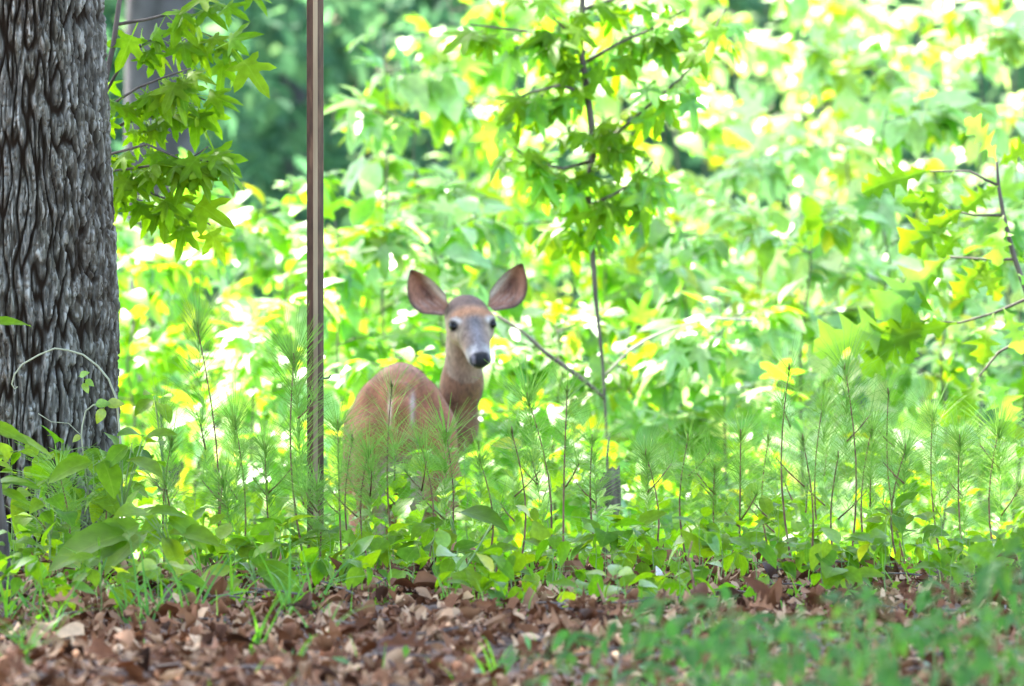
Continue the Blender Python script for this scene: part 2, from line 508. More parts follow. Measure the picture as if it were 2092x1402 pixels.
def bark_mat():
    m, nt, N, L, out = newmat('oak_bark')
    at = N.new('ShaderNodeAttribute'); at.attribute_name = 'ridge'
    tc = N.new('ShaderNodeTexCoord')
    mp = N.new('ShaderNodeMapping'); mp.inputs['Scale'].default_value = (1, 1, 0.3); L.new(tc.outputs['Object'], mp.inputs[0])
    nz = N.new('ShaderNodeTexNoise'); nz.inputs['Scale'].default_value = 75; nz.inputs['Detail'].default_value = 6; L.new(mp.outputs[0], nz.inputs[0])
    n2 = N.new('ShaderNodeTexNoise'); n2.inputs['Scale'].default_value = 5; n2.inputs['Detail'].default_value = 4; L.new(mp.outputs[0], n2.inputs[0])
    r1 = ramp(N, [(0.36, (0.06, 0.047, 0.033)), (0.50, (0.16, 0.138, 0.106)), (0.64, (0.46, 0.42, 0.355))]); L.new(nz.outputs[0], r1.inputs[0])
    r0 = ramp(N, [(0.38, (0.07, 0.045, 0.028)), (0.5, (0.14, 0.13, 0.09)), (0.62, (0.24, 0.225, 0.19))]); L.new(n2.outputs[0], r0.inputs[0])
    mx = N.new('ShaderNodeMix'); mx.data_type = 'RGBA'
    mx.inputs['Factor'].default_value = 0.35; L.new(r1.outputs[0], mx.inputs['A']); L.new(r0.outputs[0], mx.inputs['B'])
    m2 = N.new('ShaderNodeMix'); m2.data_type = 'RGBA'
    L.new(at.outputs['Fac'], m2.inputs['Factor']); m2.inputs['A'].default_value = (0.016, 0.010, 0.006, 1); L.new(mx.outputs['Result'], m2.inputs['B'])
    p = N.new('ShaderNodeBsdfPrincipled'); p.inputs['Roughness'].default_value = 1.0; p.inputs['Specular IOR Level'].default_value = 0.04
    L.new(m2.outputs['Result'], p.inputs['Base Color'])
    b = N.new('ShaderNodeBump'); b.inputs['Strength'].default_value = 0.9; b.inputs['Distance'].default_value = 0.008
    L.new(nz.outputs[0], b.inputs['Height']); L.new(b.outputs[0], p.inputs['Normal'])
    L.new(p.outputs[0], out.inputs[0])
    return m
M_BARK = bark_mat()

def pnoise(u, w, seed, nu):
    """gradient noise, periodic in u with period nu"""
    nu = int(nu)
    r = np.random.RandomState(seed); T = 256
    A = r.rand(nu, T) * 2 * np.pi
    gx, gy = np.cos(A), np.sin(A)
    iu = np.floor(u).astype(int); iw = np.floor(w).astype(int); fu = u - iu; fw = w - iw
    su = fu ** 3 * (fu * (fu * 6 - 15) + 10); sw = fw ** 3 * (fw * (fw * 6 - 15) + 10)
    def d(a, b):
        i, j = (iu + a) % nu, (iw + b) % T
        return gx[i, j] * (fu - a) + gy[i, j] * (fw - b)
    return ((d(0, 0) * (1 - su) + d(1, 0) * su) * (1 - sw) + (d(0, 1) * (1 - su) + d(1, 1) * su) * sw) * 1.4

def bark_trunk(cx0, cy0, zbot, ztop_fine, ztop, rad_fn, off_fn, seed, cell_u, cell_w, depth, du, dz):
    """a trunk whose bark plates and furrows are real relief; local coordinates about (cx0, cy0, 0)"""
    R0 = rad_fn(0.5)
    nth = int(2 * math.pi * R0 / du)
    zs = np.concatenate([np.arange(zbot, ztop_fine, dz), np.arange(ztop_fine, ztop, 0.12)])
    th = np.linspace(0, 2 * math.pi, nth, endpoint=False)
    TH, Z = np.meshgrid(th, zs)
    nu = max(6, int(round(2 * math.pi * R0 / cell_u)))
    U = TH / (2 * math.pi) * nu; W = (Z + 5) / cell_w
    wu = .32 * pnoise(U * .5, W * .9, seed + 9, nu // 2 * 1.0) + .22 * pnoise(U, W * 1.6, seed + 10, nu)
    n1 = pnoise((U + wu) , W, seed, nu)
    n2 = pnoise((U + wu) * 2, W * 1.8, seed + 1, nu * 2)
    n3 = pnoise(U * 4, W * 3.2, seed + 2, nu * 4)
    f1 = smooth(.03, .27, np.abs(n1 + .06 * n3)); f2 = smooth(.02, .25, np.abs(n2 + .10 * n3))
    n4 = pnoise(U * 1.0 + 3 * n1, W * 4.5, seed + 5, nu)
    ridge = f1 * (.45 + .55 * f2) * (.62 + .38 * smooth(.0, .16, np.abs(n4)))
    fine = .5 + n3
    disp = depth * (ridge - .6) + depth * .25 * n3 * (.4 + ridge)
    rad = np.vectorize(rad_fn)(Z) + disp
    ox = np.vectorize(off_fn)(Z)
    X = ox + rad * np.cos(TH); Y = rad * np.sin(TH)
    V = np.stack([X, Y, Z], -1).reshape(-1, 3)
    nz_ = len(zs)
    i = np.arange(nz_ - 1)[:, None] * nth + np.arange(nth)[None]
    j = np.arange(nz_ - 1)[:, None] * nth + (np.arange(nth)[None] + 1) % nth
    F = np.stack([i, j, j + nth, i + nth], -1).reshape(-1, 4)
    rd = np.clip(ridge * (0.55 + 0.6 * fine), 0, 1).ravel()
    return np_mesh('trunk', V, F, M_BARK, True, {'ridge': ('FLOAT', rd)})

def leaf_cloud(n, center, radii, r, size=0.16, clump=40, spread=0.5, shell=0.3):
    """n small folded leaf faces in clumps inside an ellipsoid"""
    cl = r.normal(size=(clump, 3)); cl /= np.linalg.norm(cl, axis=1)[:, None]
    cl *= (shell + (1 - shell) * r.rand(clump, 1)) ** 0.5
    P = cl[r.randint(clump, size=n)] * np.array(radii) + r.normal(size=(n, 3)) * spread
    P = P + np.array(center)
    return leaf_faces(P, r, size)

def leaf_faces(P, r, size=0.16, flat=1.0, wid=0.55):
    n = len(P)
    d = r.normal(size=(n, 3)); d[:, 2] -= 0.5; d /= np.linalg.norm(d, axis=1)[:, None]
    nn = r.normal(size=(n, 3)) * 0.6 + np.array([0, 0, flat])
    x = np.cross(d, nn); x /= np.linalg.norm(x, axis=1)[:, None] + 1e-9
    z = np.cross(x, d)
    s = size * r.uniform(.6, 1.3, (n, 1))
    a = P; b = P + d * s
    m = P + d * s * 0.45
    l = m - x * s * wid * .5 + z * s * 0.08; rr = m + x * s * wid * .5 + z * s * 0.08
    V = np.stack([a, rr, b, l], 1).reshape(-1, 3)
    F = np.arange(4 * n).reshape(-1, 4)
    return V, F

def limb(mb, p, d, ln, r0, r, depth=0):
    pts = [Vector(p)]; d = Vector(d).normalized()
    for s in range(6):
        d = (d + rvec(r, .14) + Vector((0, 0, .03))).normalized()
        pts.append(pts[-1] + d * ln / 6)
    mb.tube(pts, [r0 * (1 - 0.12 * i) for i in range(7)], 8 if depth == 0 else 5)
    if depth < 2:
        for k in (2, 3, 4, 5, 6):
            dd = (d + rvec(r, .9)).normalized()
            limb(mb, pts[k], dd, ln * .45, r0 * .38, r, depth + 1)

def build_oak():
    y0 = 22.7
    cx = pw(45, 700, y0).x
    root = thing('oak_tree', (cx, y0, g(cx, y0)), 'thick oak trunk with deeply furrowed grey bark, its crown above the frame', 'tree')
    zb = root.location.z
    pxm = FPX / y0
    # right edge of the bark: 210 px at the top, 240 px low down
    ztop = pw(0, 0, y0).z - zb; zmid = pw(0, 620, y0).z - zb
    def rad(z):
        rr = 0.259
        if z > zmid: rr -= 0.040 * min(1, (z - zmid) / (ztop - zmid))
        if z > ztop: rr -= 0.014 * (z - ztop)
        if z < 0.28: rr += 0.16 * ((0.28 - max(z, -0.1)) / 0.28) ** 2
        return max(rr, 0.10)
    me = bark_trunk(0, 0, -0.12, 1.95, 8.6, rad, lambda z: 0.0, 4, 0.029, 0.17, 0.019, 0.0030, 0.005)
    tr = obj('trunk', me, root)
    r = np.random.RandomState(3)
    mb = MB()
    V = Vector
    for az, el, ln, z in ((1.75, .5, 4.2, 4.6), (2.9, .6, 3.6, 5.2), (1.0, .7, 4.0, 5.6), (4.2, .8, 3.0, 6.0), (2.3, .9, 3.6, 6.8), (0.2, .8, 2.6, 6.4), (5.3, 1.0, 2.6, 7.2), (1.9, 1.6, 3, 8.2), (1.83, .32, 7.4, 4.9)):  # the last long limb is added to carry the lobe shading the doe
        limb(mb, (0, 0, z), (math.cos(az), math.sin(az), el), ln, 0.09, r)
    obj('limb', mb.mesh('limb', M_FARBARK), root)
    V, F = leaf_cloud(24000, (-0.6, 0.7, 7.6), (3.8, 5.6, 1.6), r, 0.2, 190, 0.42, 0.0)  # crown above the frame, its spread shaped to shade the foreground
    V3, F3 = leaf_cloud(1800, (-2.8, 2.7, 7.4), (.9, .9, .6), r, 0.2, 30, 0.3, 0.0)  # lobe added out of view to close a sun gap over the left leaves
    F = np.concatenate([F, F3 + len(V)]); V = np.concatenate([V, V3])
    V2, F2 = leaf_cloud(4200, (-1.85, 6.9, 7.4), (1.0, 1.0, .7), r, 0.2, 40, 0.25, 0.0)  # lobe added out of view to keep the doe in shade
    F = np.concatenate([F, F2 + len(V)]); V = np.concatenate([V, V2])
    c = obj('crown', np_mesh('crown', V, F, M_CROWN, False), root); c['kind'] = 'stuff'
    return root
OAK = build_oak()

# ------------------------------------------------------------------ metal post
def build_post():
    y0 = 22.4
    x = pw(644, 700, y0).x
    zb = g(x, y0)
    root = thing('metal_post', (x, y0, zb), 'tall rusty brown steel channel post standing beside the doe', 'post')
    m, nt, N, L, out = newmat('brown_painted_steel')
    tc = N.new('ShaderNodeTexCoord'); mp = N.new('ShaderNodeMapping'); mp.inputs['Scale'].default_value = (1, 1, .3)
    L.new(tc.outputs['Object'], mp.inputs[0])
    nz = N.new('ShaderNodeTexNoise'); nz.inputs['Scale'].default_value = 45; nz.inputs['Detail'].default_value = 5; L.new(mp.outputs[0], nz.inputs[0])
    r1 = ramp(N, [(.32, (.035, .016, .008)), (.55, (.075, .034, .018)), (.72, (.13, .065, .035))]); L.new(nz.outputs[0], r1.inputs[0])
    p = N.new('ShaderNodeBsdfPrincipled'); p.inputs['Roughness'].default_value = .6
    p.inputs['Specular IOR Level'].default_value = 0.2
    L.new(r1.outputs[0], p.inputs['Base Color'])
    b = N.new('ShaderNodeBump'); b.inputs['Strength'].default_value = .25; b.inputs['Distance'].default_value = .002; L.new(nz.outputs[0], b.inputs['Height']); L.new(b.outputs[0], p.inputs['Normal'])
    L.new(p.outputs[0], out.inputs[0])
    # hat-shaped channel, its ridge towards the camera, seen a little from its right
    w = 0.0455 / 2
    prof = [(-w, .010), (-w, .002), (-w * .80, -.001), (-w * .22, -.016), (-w * .10, -.019), (w * .34, -.019), (w * .44, -.017), (w * .92, -.001), (w, .002), (w, .010),
            (w * .88, .012), (w * .36, -.012), (-w * .16, -.012), (-w * .84, .012)]
    H = 2.9
    zs = [-.15, .2, .6, 1.0, 1.4, 1.8, 2.2, 2.6, H]
    V = [(a, b_, z) for z in zs for a, b_ in prof]
    n = len(prof); F = []
    for i in range(len(zs) - 1):
        for k in range(n):
            F.append((i * n + k, i * n + (k + 1) % n, (i + 1) * n + (k + 1) % n, (i + 1) * n + k))
    mb = MB(); mb.add(V, F); mb.add([(a, b_, H) for a, b_ in prof], [tuple(range(n))])
    me = mb.mesh('shaft', m, False)
    m2 = noise_mat('tan_sky_highlight', (.17, .115, .06), (.36, .26, .15), 22, .7, (1, 1, .1), .1)  # sky highlight along the ridge, put into the colour as tan
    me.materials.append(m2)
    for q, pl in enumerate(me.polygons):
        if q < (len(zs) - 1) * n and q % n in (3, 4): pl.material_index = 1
    o = obj('shaft', me, root)
    mo = o.modifiers.new('soft_edges', 'BEVEL'); mo.width = .0012; mo.segments = 2
    # the small wire clip seen on its right edge
    mb = MB(); zc = pw(670, 773, y0).z - zb
    mb.tube([(.012, -.020, zc - .004), (.024, -.012, zc), (.036, -.004, zc + .001), (.042, -.006, zc + .008)], .0026, 6)
    obj('wire_clip', mb.mesh('wire_clip', M_FARBARK), root)
build_post()

# ------------------------------------------------------------------ doe
def surface_nets(D, org, h):
    S = D < 0
    nx, ny, nz = D.shape
    acc = np.zeros((nx - 1, ny - 1, nz - 1, 3), np.float32); cnt = np.zeros((nx - 1, ny - 1, nz - 1), np.float32)
    corners = [(a, b, c) for a in (0, 1) for b in (0, 1) for c in (0, 1)]
    def sub(A, o): return A[o[0]:nx - 1 + o[0], o[1]:ny - 1 + o[1], o[2]:nz - 1 + o[2]]
    for ax in range(3):
        for o in corners:
            if o[ax]: continue
            o2 = list(o); o2[ax] = 1
            d0, d1 = sub(D, o), sub(D, o2)
            m = (d0 < 0) != (d1 < 0)
            with np.errstate(divide='ignore', invalid='ignore'):
                t = np.where(m, d0 / (d0 - d1), 0)
            for q in range(3):
                acc[..., q] += np.where(m, (t if q == ax else o[q]), 0)
            cnt += m
    act = cnt > 0
    idx = np.full(act.shape, -1, np.int64); idx[act] = np.arange(act.sum())
    I = np.argwhere(act)
    V = (I + acc[act] / cnt[act][:, None]) * h + np.array(org)
    faces = []
    for ax in range(3):
        sl0 = [slice(1, -1)] * 3; sl0[ax] = slice(0, -1)
        sl1 = [slice(1, -1)] * 3; sl1[ax] = slice(1, None)
        a, b = S[tuple(sl0)], S[tuple(sl1)]
        for flip, m in ((False, a & ~b), (True, ~a & b)):
            P = np.argwhere(m)
            if not len(P): continue
            off = np.array([1, 1, 1]); off[ax] = 0
            P = P + off
            u, v = (ax + 1) % 3, (ax + 2) % 3
            q = []
            for du, dv in ((-1, -1), (0, -1), (0, 0), (-1, 0)):
                C = P.copy(); C[:, u] += du; C[:, v] += dv
                q.append(idx[C[:, 0], C[:, 1], C[:, 2]])
            q = np.stack(q, 1)
            if flip: q = q[:, ::-1]
            faces.append(q)
    return V, np.concatenate(faces)

def build_deer():
    Y0 = 25.4
    ox = pw(816, 900, Y0).x
    org = np.array([ox, Y0, g(ox, Y0)])
    yaw = math.radians(-2)
    cy, sy = math.cos(yaw), math.sin(yaw)
    def B(x, y, z):                      # body frame -> deer-local, world aligned
        return np.array([x * cy - y * sy, x * sy + y * cy, z])
    YH = Y0 + 0.56
    E = np.array(pw(963, 657, YH)) - org
    f = Vector((0.19, -0.74, -0.64)).normalized()
    u = Vector((0, 0, 1)); u = (u - f * u.dot(f)).normalized()
    u = Matrix.Rotation(math.radians(-3), 3, f) @ u if False else u
    rr = u.cross(f); rr.normalize()
    if rr.x < 0: rr = -rr
    roll = math.radians(3.5)
    r2 = rr * math.cos(roll) + u * math.sin(roll); u2 = u * math.cos(roll) - rr * math.sin(roll)
    HR, HF, HU = np.array(r2), np.array(f), np.array(u2)
    def H(a, b, c): return E + HR * a + HF * b + HU * c
    h = 0.0075
    lo = np.array([-0.42, -0.25, -0.02]); hi = np.array([0.42, 1.12, 1.12])
    n = np.ceil((hi - lo) / h).astype(int) + 1
    D = np.full(n, 9.0, np.float32)
    ax = [lo[i] + h * np.arange(n[i]) for i in range(3)]
    def region(c, R):
        s = []
        for i in range(3):
            a = max(0, int((c[i] - R - lo[i]) / h)); b = min(n[i], int((c[i] + R - lo[i]) / h) + 2)
            s.append(slice(a, b))
        return tuple(s)
    def pts(s):
        return np.stack(np.meshgrid(ax[0][s[0]], ax[1][s[1]], ax[2][s[2]], indexing='ij'), -1)
    def blend(s, d, k):
        old = D[s]
        hh = np.clip(0.5 + 0.5 * (old - d) / k, 0, 1)
        D[s] = old * (1 - hh) + d * hh - k * hh * (1 - hh)
    def ell(c, R, axes=None, k=.03):
        c = np.array(c); R = np.array(R)
        s = region(c, R.max() + .12); P = pts(s) - c
        if axes is not None:
            P = np.stack([P @ a for a in axes], -1)
        k0 = np.sqrt(((P / R) ** 2).sum(-1)); k1 = np.sqrt(((P / R ** 2) ** 2).sum(-1)) + 1e-9
        blend(s, (k0 * (k0 - 1) / k1).astype(np.float32), k)
    def cone(a, b, ra, rb, k=.025):
        a, b = np.array(a, float), np.array(b, float)
        c = (a + b) / 2; R = np.linalg.norm(b - a) / 2 + max(ra, rb) + .1
        s = region(c, R); P = pts(s) - a
        ab = b - a; t = np.clip((P @ ab) / (ab @ ab), 0, 1)
        d = np.linalg.norm(P - t[..., None] * ab, axis=-1) - (ra + (rb - ra) * t)
        blend(s, d.astype(np.float32), k)
    def chain(ps, rs, k=.025):
        for i in range(len(ps) - 1): cone(ps[i], ps[i + 1], rs[i], rs[i + 1], k)
    BX = (B(1, 0, 0), B(0, 1, 0), np.array([0, 0, 1.]))
    # trunk of the body
    ell(B(0, .08, .70), (.120, .20, .160), BX, .05)
    ell(B(0, .28, .645), (.138, .28, .165), BX, .05)
    ell(B(0.01, .50, .60), (.138, .30, .170), BX, .05)
    ell(B(0.01, .74, .575), (.105, .18, .16), BX, .05)
    cone(B(0, .02, .805), B(0, .34, .745), .038, .03, .06)
    for s_ in (-1, 1):
        ell(B(s_ * .085, .02, .755), (.035, .06, .04), BX, .05)            # hip bones
        chain([B(s_ * .068, .03, .66), B(s_ * .100, .13, .47), B(s_ * .10, .02, .36), B(s_ * .095, -.09, .285), B(s_ * .09, -.065, .16), B(s_ * .088, -.045, .065), B(s_ * .088, -.02, .02)],
              [.108, .084, .048, .029, .020, .021, .024], .035)
        cone(B(s_ * .062, -.06, .64), B(s_ * .085, -.02, .46), .075, .06, .04)
        chain([B(s_ * .072, .74, .56), B(s_ * .075, .70, .44), B(s_ * .08, .74, .26), B(s_ * .08, .73, .07), B(s_ * .08, .755, .02)], [.075, .046, .027, .019, .024], .03)
    # tail
    chain([B(0.005, -.09, .785), B(0.012, -.135, .72), B(0.015, -.135, .64), B(0.012, -.125, .58)], [.025, .030, .028, .012], .03)
    # neck
    N0 = B(0.05, .80, .58); N3 = H(0, -.075, -.045)
    N1 = np.array(pw(927, 870, Y0 + .76)) - org; N2 = np.array(pw(944, 785, Y0 + .70)) - org
    chain([N0, N1, N2, N3], [.10, .070, .060, .057], .04)
    # head
    HX = (HR, HF, HU)
    ell(H(0, -.050, -.026), (.072, .078, .058), HX, .03)
    ell(H(0, -.002, .000), (.066, .055, .040), HX, .03)
    ell(H(0, .06, -.018), (.050, .075, .042), HX, .025)
    ell(H(0, .125, -.021), (.040, .055, .033), HX, .02)
    ell(H(0, .166, -.016), (.037, .018, .023), HX, .012)
    ell(H(0, .135, -.046), (.027, .035, .016), HX, .015)
    chain([H(0, -.045, -.066), H(0, .05, -.054), H(0, .12, -.046)], [.048, .034, .022], .02)
    for s_ in (-1, 1):
        ell(H(s_ * .046, .002, -.034), (.030, .050, .034), HX, .02)
        ell(H(s_ * .060, .000, .008), (.018, .026, .015), HX, .015)
        ell(H(s_ * .020, .170, -.011), (.012, .010, .010), HX, .006)
    V, F = surface_nets(D, lo, h)
    # relax the mesh a little
    e = np.concatenate([F[:, [0, 1]], F[:, [1, 2]], F[:, [2, 3]], F[:, [3, 0]]])
    for it in range(2):
        s_ = np.zeros_like(V); c_ = np.zeros(len(V))
        for a, b in ((0, 1), (1, 0)):
            for q in range(3): s_[:, q] += np.bincount(e[:, a], V[e[:, b], q], len(V))
            c_ += np.bincount(e[:, a], minlength=len(V))
        V = V * .5 + .5 * s_ / c_[:, None]
    # ---- coat colours (albedo)
    P = V
    hc = (P - E); ha, hb, hcu = hc @ HR, hc @ HF, hc @ HU
    bc = np.stack([P @ BX[0], P @ BX[1], P[:, 2]], -1)
    C = np.tile(np.array([.225, .082, .036]), (len(P), 1))
    def mixc(mask, c):
        mask = np.clip(mask, 0, 1)[:, None]
        C[:] = C * (1 - mask) + np.array(c) * mask
    nz = .5 + .5 * np.sin(P[:, 0] * 37 + 3 * np.sin(P[:, 2] * 29)) * np.sin(P[:, 2] * 41 + P[:, 1] * 23)
    mixc(.45 * nz, (.15, .055, .026))
    body = bc[:, 2] < .95
    mixc(smooth(.80, .86, bc[:, 2]) * (bc[:, 1] < .7) * .6, (.34, .17, .115))  # top of the back lightened in the coat colour for sunlight
    # pale belly, inner thighs, white rump edges beside the tail
    inner = np.exp(-((np.abs(bc[:, 0]) - .0) / .06) ** 2) * (bc[:, 1] < .02) * smooth(.62, .5, bc[:, 2])
    mixc(inner * .9, (.42, .38, .34))
    ring = np.exp(-((np.abs(bc[:, 0] - .012) - .034) / .006) ** 2) * (bc[:, 1] < .0) * smooth(.66, .71, bc[:, 2]) * smooth(.80, .75, bc[:, 2]) * (.8 + .2 * np.sin(bc[:, 2] * 90 + bc[:, 0] * 60))
    mixc(ring * .45, (.55, .50, .46))
    mixc(smooth(.52, .46, bc[:, 2]) * (bc[:, 1] > .2) * (bc[:, 1] < .68), (.6, .55, .48))
    mixc(smooth(.33, .22, bc[:, 2]) * .5, (.30, .21, .15))
    # head
    hm = (np.linalg.norm(hc + HF * -.05, axis=1) < .2) & (P[:, 2] > .72) & (hb > -.14)
    hm = hm.astype(float)
    mixc(hm * .9, (.20, .125, .085))
    mixc(hm * smooth(.035, .06, np.abs(ha)) * smooth(.02, -.03, hcu) * .5, (.30, .21, .15))
    mixc(hm * np.exp(-(ha / .030) ** 2) * smooth(.0, .03, hb) * (hcu > -.03), (.15, .125, .125))     # grey-brown nose bridge
    mixc(hm * smooth(-.015, -.05, hb) * smooth(-.04, .0, hcu) * .9, (.085, .052, .042))     # crown
    mixc(hm * np.exp(-((hb + .006) / .020) ** 2) * smooth(.015, .03, hcu) * .9, (.33, .15, .075))   # rusty brow
    for s_ in (-1, 1):
        q = H(s_ * .060, .022, .024)
        mixc(hm * smooth(.030, .014, np.linalg.norm((P - q) * np.array([1, 1, 1.6]), axis=1)) * .85, (.46, .39, .35))
        q = H(s_ * .064, .024, .004)
        mixc(hm * smooth(.022, .018, np.linalg.norm(P - q, axis=1)), (.03, .022, .02))
        q = H(s_ * .040, .045, -.005)
        mixc(hm * smooth(.03, .01, np.linalg.norm(P - q, axis=1)) * .5, (.34, .26, .2))
    mixc(hm * smooth(.112, .130, hb) * smooth(.158, .146, hb) * smooth(.006, .02, np.abs(ha) + .006) * .8, (.32, .28, .26))          # pale muzzle band
    mixc(hm * smooth(-.045, -.055, hcu) * (hb > .09), (.44, .38, .34))                    # chin
    noz = smooth(.148, .158, hb) * smooth(-.042, -.036, hcu)
    mixc(hm * noz, (.012, .011, .012))       # nose
    mixc(hm * noz * smooth(.007, .003, np.abs(np.abs(ha) - .027)) * (hcu > -.02) * .6, (.2, .17, .18))
    # throat and neck
    nk = (P[:, 2] > .55) & (bc[:, 1] > .55) & (hm < .5)
    nk = nk.astype(float)
    mixc(nk * .7, (.135, .072, .042))
    mixc(hm * smooth(-.02, -.06, hb) * smooth(-.05, -.09, hcu), (.19, .13, .095))
    # ---- ears
    EV, EF, EC = [], [], []
    base_n = len(V)
    for (bx_, by_), (tx, ty), s_ in (((912, 640), (839, 553), -1), ((1003, 632), (1067, 540), 1)):
        b0 = np.array(pw(bx_, by_, YH + .045)) - org; t0 = np.array(pw(tx, ty, YH + .03)) - org
        a = t0 - b0; Ln = np.linalg.norm(a); a /= Ln
        nrm = np.array([.30 * s_, -1, .0]); nrm -= a * (nrm @ a); nrm /= np.linalg.norm(nrm)
        sd = np.cross(a, nrm); sd /= np.linalg.norm(sd)
        if sd[0] * s_ < 0: sd = -sd       # +sd = the outer rim
        nt_, ns_ = 17, 15
        for layer in (0, 1):
            st = base_n + len(EV)
            for i in range(nt_):
                t = i / (nt_ - 1)
                w = .5 * .60 * Ln * (math.sin(math.pi * min(1, (t * .93 + .07)) ** .95) ** .72) * (1.0 if t < .96 else .8)
                w = max(w, .004)
                if t < .25: w *= .62 + .38 * t / .25
                for j in range(ns_):
                    q = j / (ns_ - 1) * 2 - 1
                    depth = .055 * (1 - abs(q) ** 1.7) * (math.sin(math.pi * min(1, .18 + t * .8)) ** .6)
                    p = b0 + a * (t * Ln) + sd * (q * w + .018 * math.sin(math.pi * t) ) - nrm * depth
                    if layer: p = p - nrm * (.0065 * (1 - .6 * q * q)) + sd * q * .0015
                    EV.append(p)
                    if layer == 0:
                        c = np.array([.34, .165, .11])
                        cen = math.exp(-((q - .02) / .38) ** 2) * math.exp(-((t - .52) / .26) ** 2)
                        c = c * (1 - .80 * cen) + np.array([.06, .022, .02]) * .80 * cen
                        pale = math.exp(-((q + .70) / .32) ** 2) * smooth(.1, .25, t) * smooth(.85, .6, t)
                        pale = float(pale) * .8
                        c = c * (1 - pale) + np.array([.52, .46, .46]) * pale
                        hairs = max(0, math.sin(q * 19 + t * 9)) * .3 * float(smooth(.62, .3, t))
                        c = c * (1 - hairs) + np.array([.55, .47, .43]) * hairs
                        rim = float(smooth(.80, .94, abs(q))) * (.45 if q < 0 else .95) + float(smooth(.90, .99, t)) * .9
                        rim = min(1, rim)
                        c = c * (1 - rim) + np.array([.03, .02, .018]) * rim
                    else:
                        c = np.array([.24, .15, .11])
                        rim = float(smooth(.80, .95, abs(q))) * .6
                        c = c * (1 - rim) + np.array([.08, .05, .045]) * rim
                    EC.append(c)
            for i in range(nt_ - 1):
                for j in range(ns_ - 1):
                    A = st + i * ns_ + j
                    EF.append((A, A + 1, A + ns_ + 1, A + ns_))
        s0 = base_n + len(EV) - 2 * nt_ * ns_; s1 = s0 + nt_ * ns_
        for i in range(nt_ - 1):
            for j in (0, ns_ - 1):
                EF.append((s0 + i * ns_ + j, s0 + (i + 1) * ns_ + j, s1 + (i + 1) * ns_ + j, s1 + i * ns_ + j))
        for j in range(ns_ - 1):
            i = nt_ - 1
            EF.append((s0 + i * ns_ + j, s0 + i * ns_ + j + 1, s1 + i * ns_ + j + 1, s1 + i * ns_ + j))
    V = np.concatenate([V, np.array(EV)]); F = np.concatenate([F, np.array(EF)]); C = np.concatenate([C, np.array(EC)])
    CA = np.concatenate([np.minimum(C * np.where(C.max(1, keepdims=True) > .05, 1.05, 1), .7), np.ones((len(C), 1))], 1)
    m, nt, N, L, out = newmat('doe_coat')
    at = N.new('ShaderNodeAttribute'); at.attribute_name = 'coat'
    tc = N.new('ShaderNodeTexCoord'); mp = N.new('ShaderNodeMapping'); mp.inputs['Scale'].default_value = (1, 1, .35); L.new(tc.outputs['Object'], mp.inputs[0])
    n1 = N.new('ShaderNodeTexNoise'); n1.inputs['Scale'].default_value = 160; n1.inputs['Detail'].default_value = 4; L.new(mp.outputs[0], n1.inputs[0])
    n2 = N.new('ShaderNodeTexNoise'); n2.inputs['Scale'].default_value = 26; n2.inputs['Detail'].default_value = 6; L.new(mp.outputs[0], n2.inputs[0])
    ad = N.new('ShaderNodeMath'); ad.operation = 'ADD'; L.new(n1.outputs[0], ad.inputs[0]); L.new(n2.outputs[0], ad.inputs[1])
    mr = N.new('ShaderNodeMapRange'); mr.inputs['From Min'].default_value = .7; mr.inputs['From Max'].default_value = 1.3; mr.inputs['To Min'].default_value = .55; mr.inputs['To Max'].default_value = 1.45
    L.new(ad.outputs[0], mr.inputs[0])
    mu = N.new('ShaderNodeVectorMath'); mu.operation = 'SCALE'; L.new(at.outputs['Color'], mu.inputs[0]); L.new(mr.outputs[0], mu.inputs['Scale'])
    p = N.new('ShaderNodeBsdfPrincipled'); p.inputs['Roughness'].default_value = .75; p.inputs['Specular IOR Level'].default_value = .2
    p.inputs['Sheen Weight'].default_value = .06; p.inputs['Sheen Roughness'].default_value = .4
    L.new(mu.outputs[0], p.inputs['Base Color'])
    bp = N.new('ShaderNodeBump'); bp.inputs['Strength'].default_value = .35; bp.inputs['Distance'].default_value = .004; L.new(n1.outputs[0], bp.inputs['Height']); L.new(bp.outputs[0], p.inputs['Normal'])
    L.new(p.outputs[0], out.inputs[0])
    me = np_mesh('body', V, F, m, True, {'coat': ('FLOAT_COLOR', CA)})
    root = thing('white_tailed_deer', org, 'reddish brown doe standing rump towards us, looking back over its shoulder', 'deer')
    obj('body', me, root)
    # short coat hair
    rh = np.random.RandomState(6)
    nb = base_n
    Fb = F[F.max(1) < nb]
    p0, p1, p2, p3 = (V[Fb[:, q]] for q in range(4))
    fn = np.cross(p2 - p0, p3 - p1); ar = np.linalg.norm(fn, axis=1); fn /= ar[:, None] + 1e-12
    vis = (fn[:, 1] < .35) & ((p0[:, 2]) > .22)
    pr = ar * vis; pr /= pr.sum()
    nh = 42000
    ii = rh.choice(len(Fb), nh, p=pr)
    ww_ = rh.dirichlet((1, 1, 1, 1), nh)
    hp = sum(V[Fb[ii, q]] * ww_[:, q:q + 1] for q in range(4)); hn = fn[ii]
    ctr = hp - E
    hd = (np.linalg.norm(ctr - HF * .05, axis=1) < .17) & (hp[:, 2] > .72)
    nose = hd & ((ctr @ HF) > .135)
    keep = ~nose & (np.minimum(np.linalg.norm(hp - H(.0625, .022, .004), axis=1), np.linalg.norm(hp - H(-.0625, .022, .004), axis=1)) > .022)
    fl = np.where(hd[:, None], -HF + np.array([0, 0, -.1]), np.array([0.0, -.35, -1.0]))
    fl = fl + rh.normal(0, .22, (nh, 3))
    fl = fl - hn * (fl * hn).sum(1)[:, None]; fl /= np.linalg.norm(fl, axis=1)[:, None] + 1e-9
    dirn = fl * .93 + hn * .30
    ln_ = np.where(hd, .006, .015) * rh.uniform(.6, 1.3, nh)
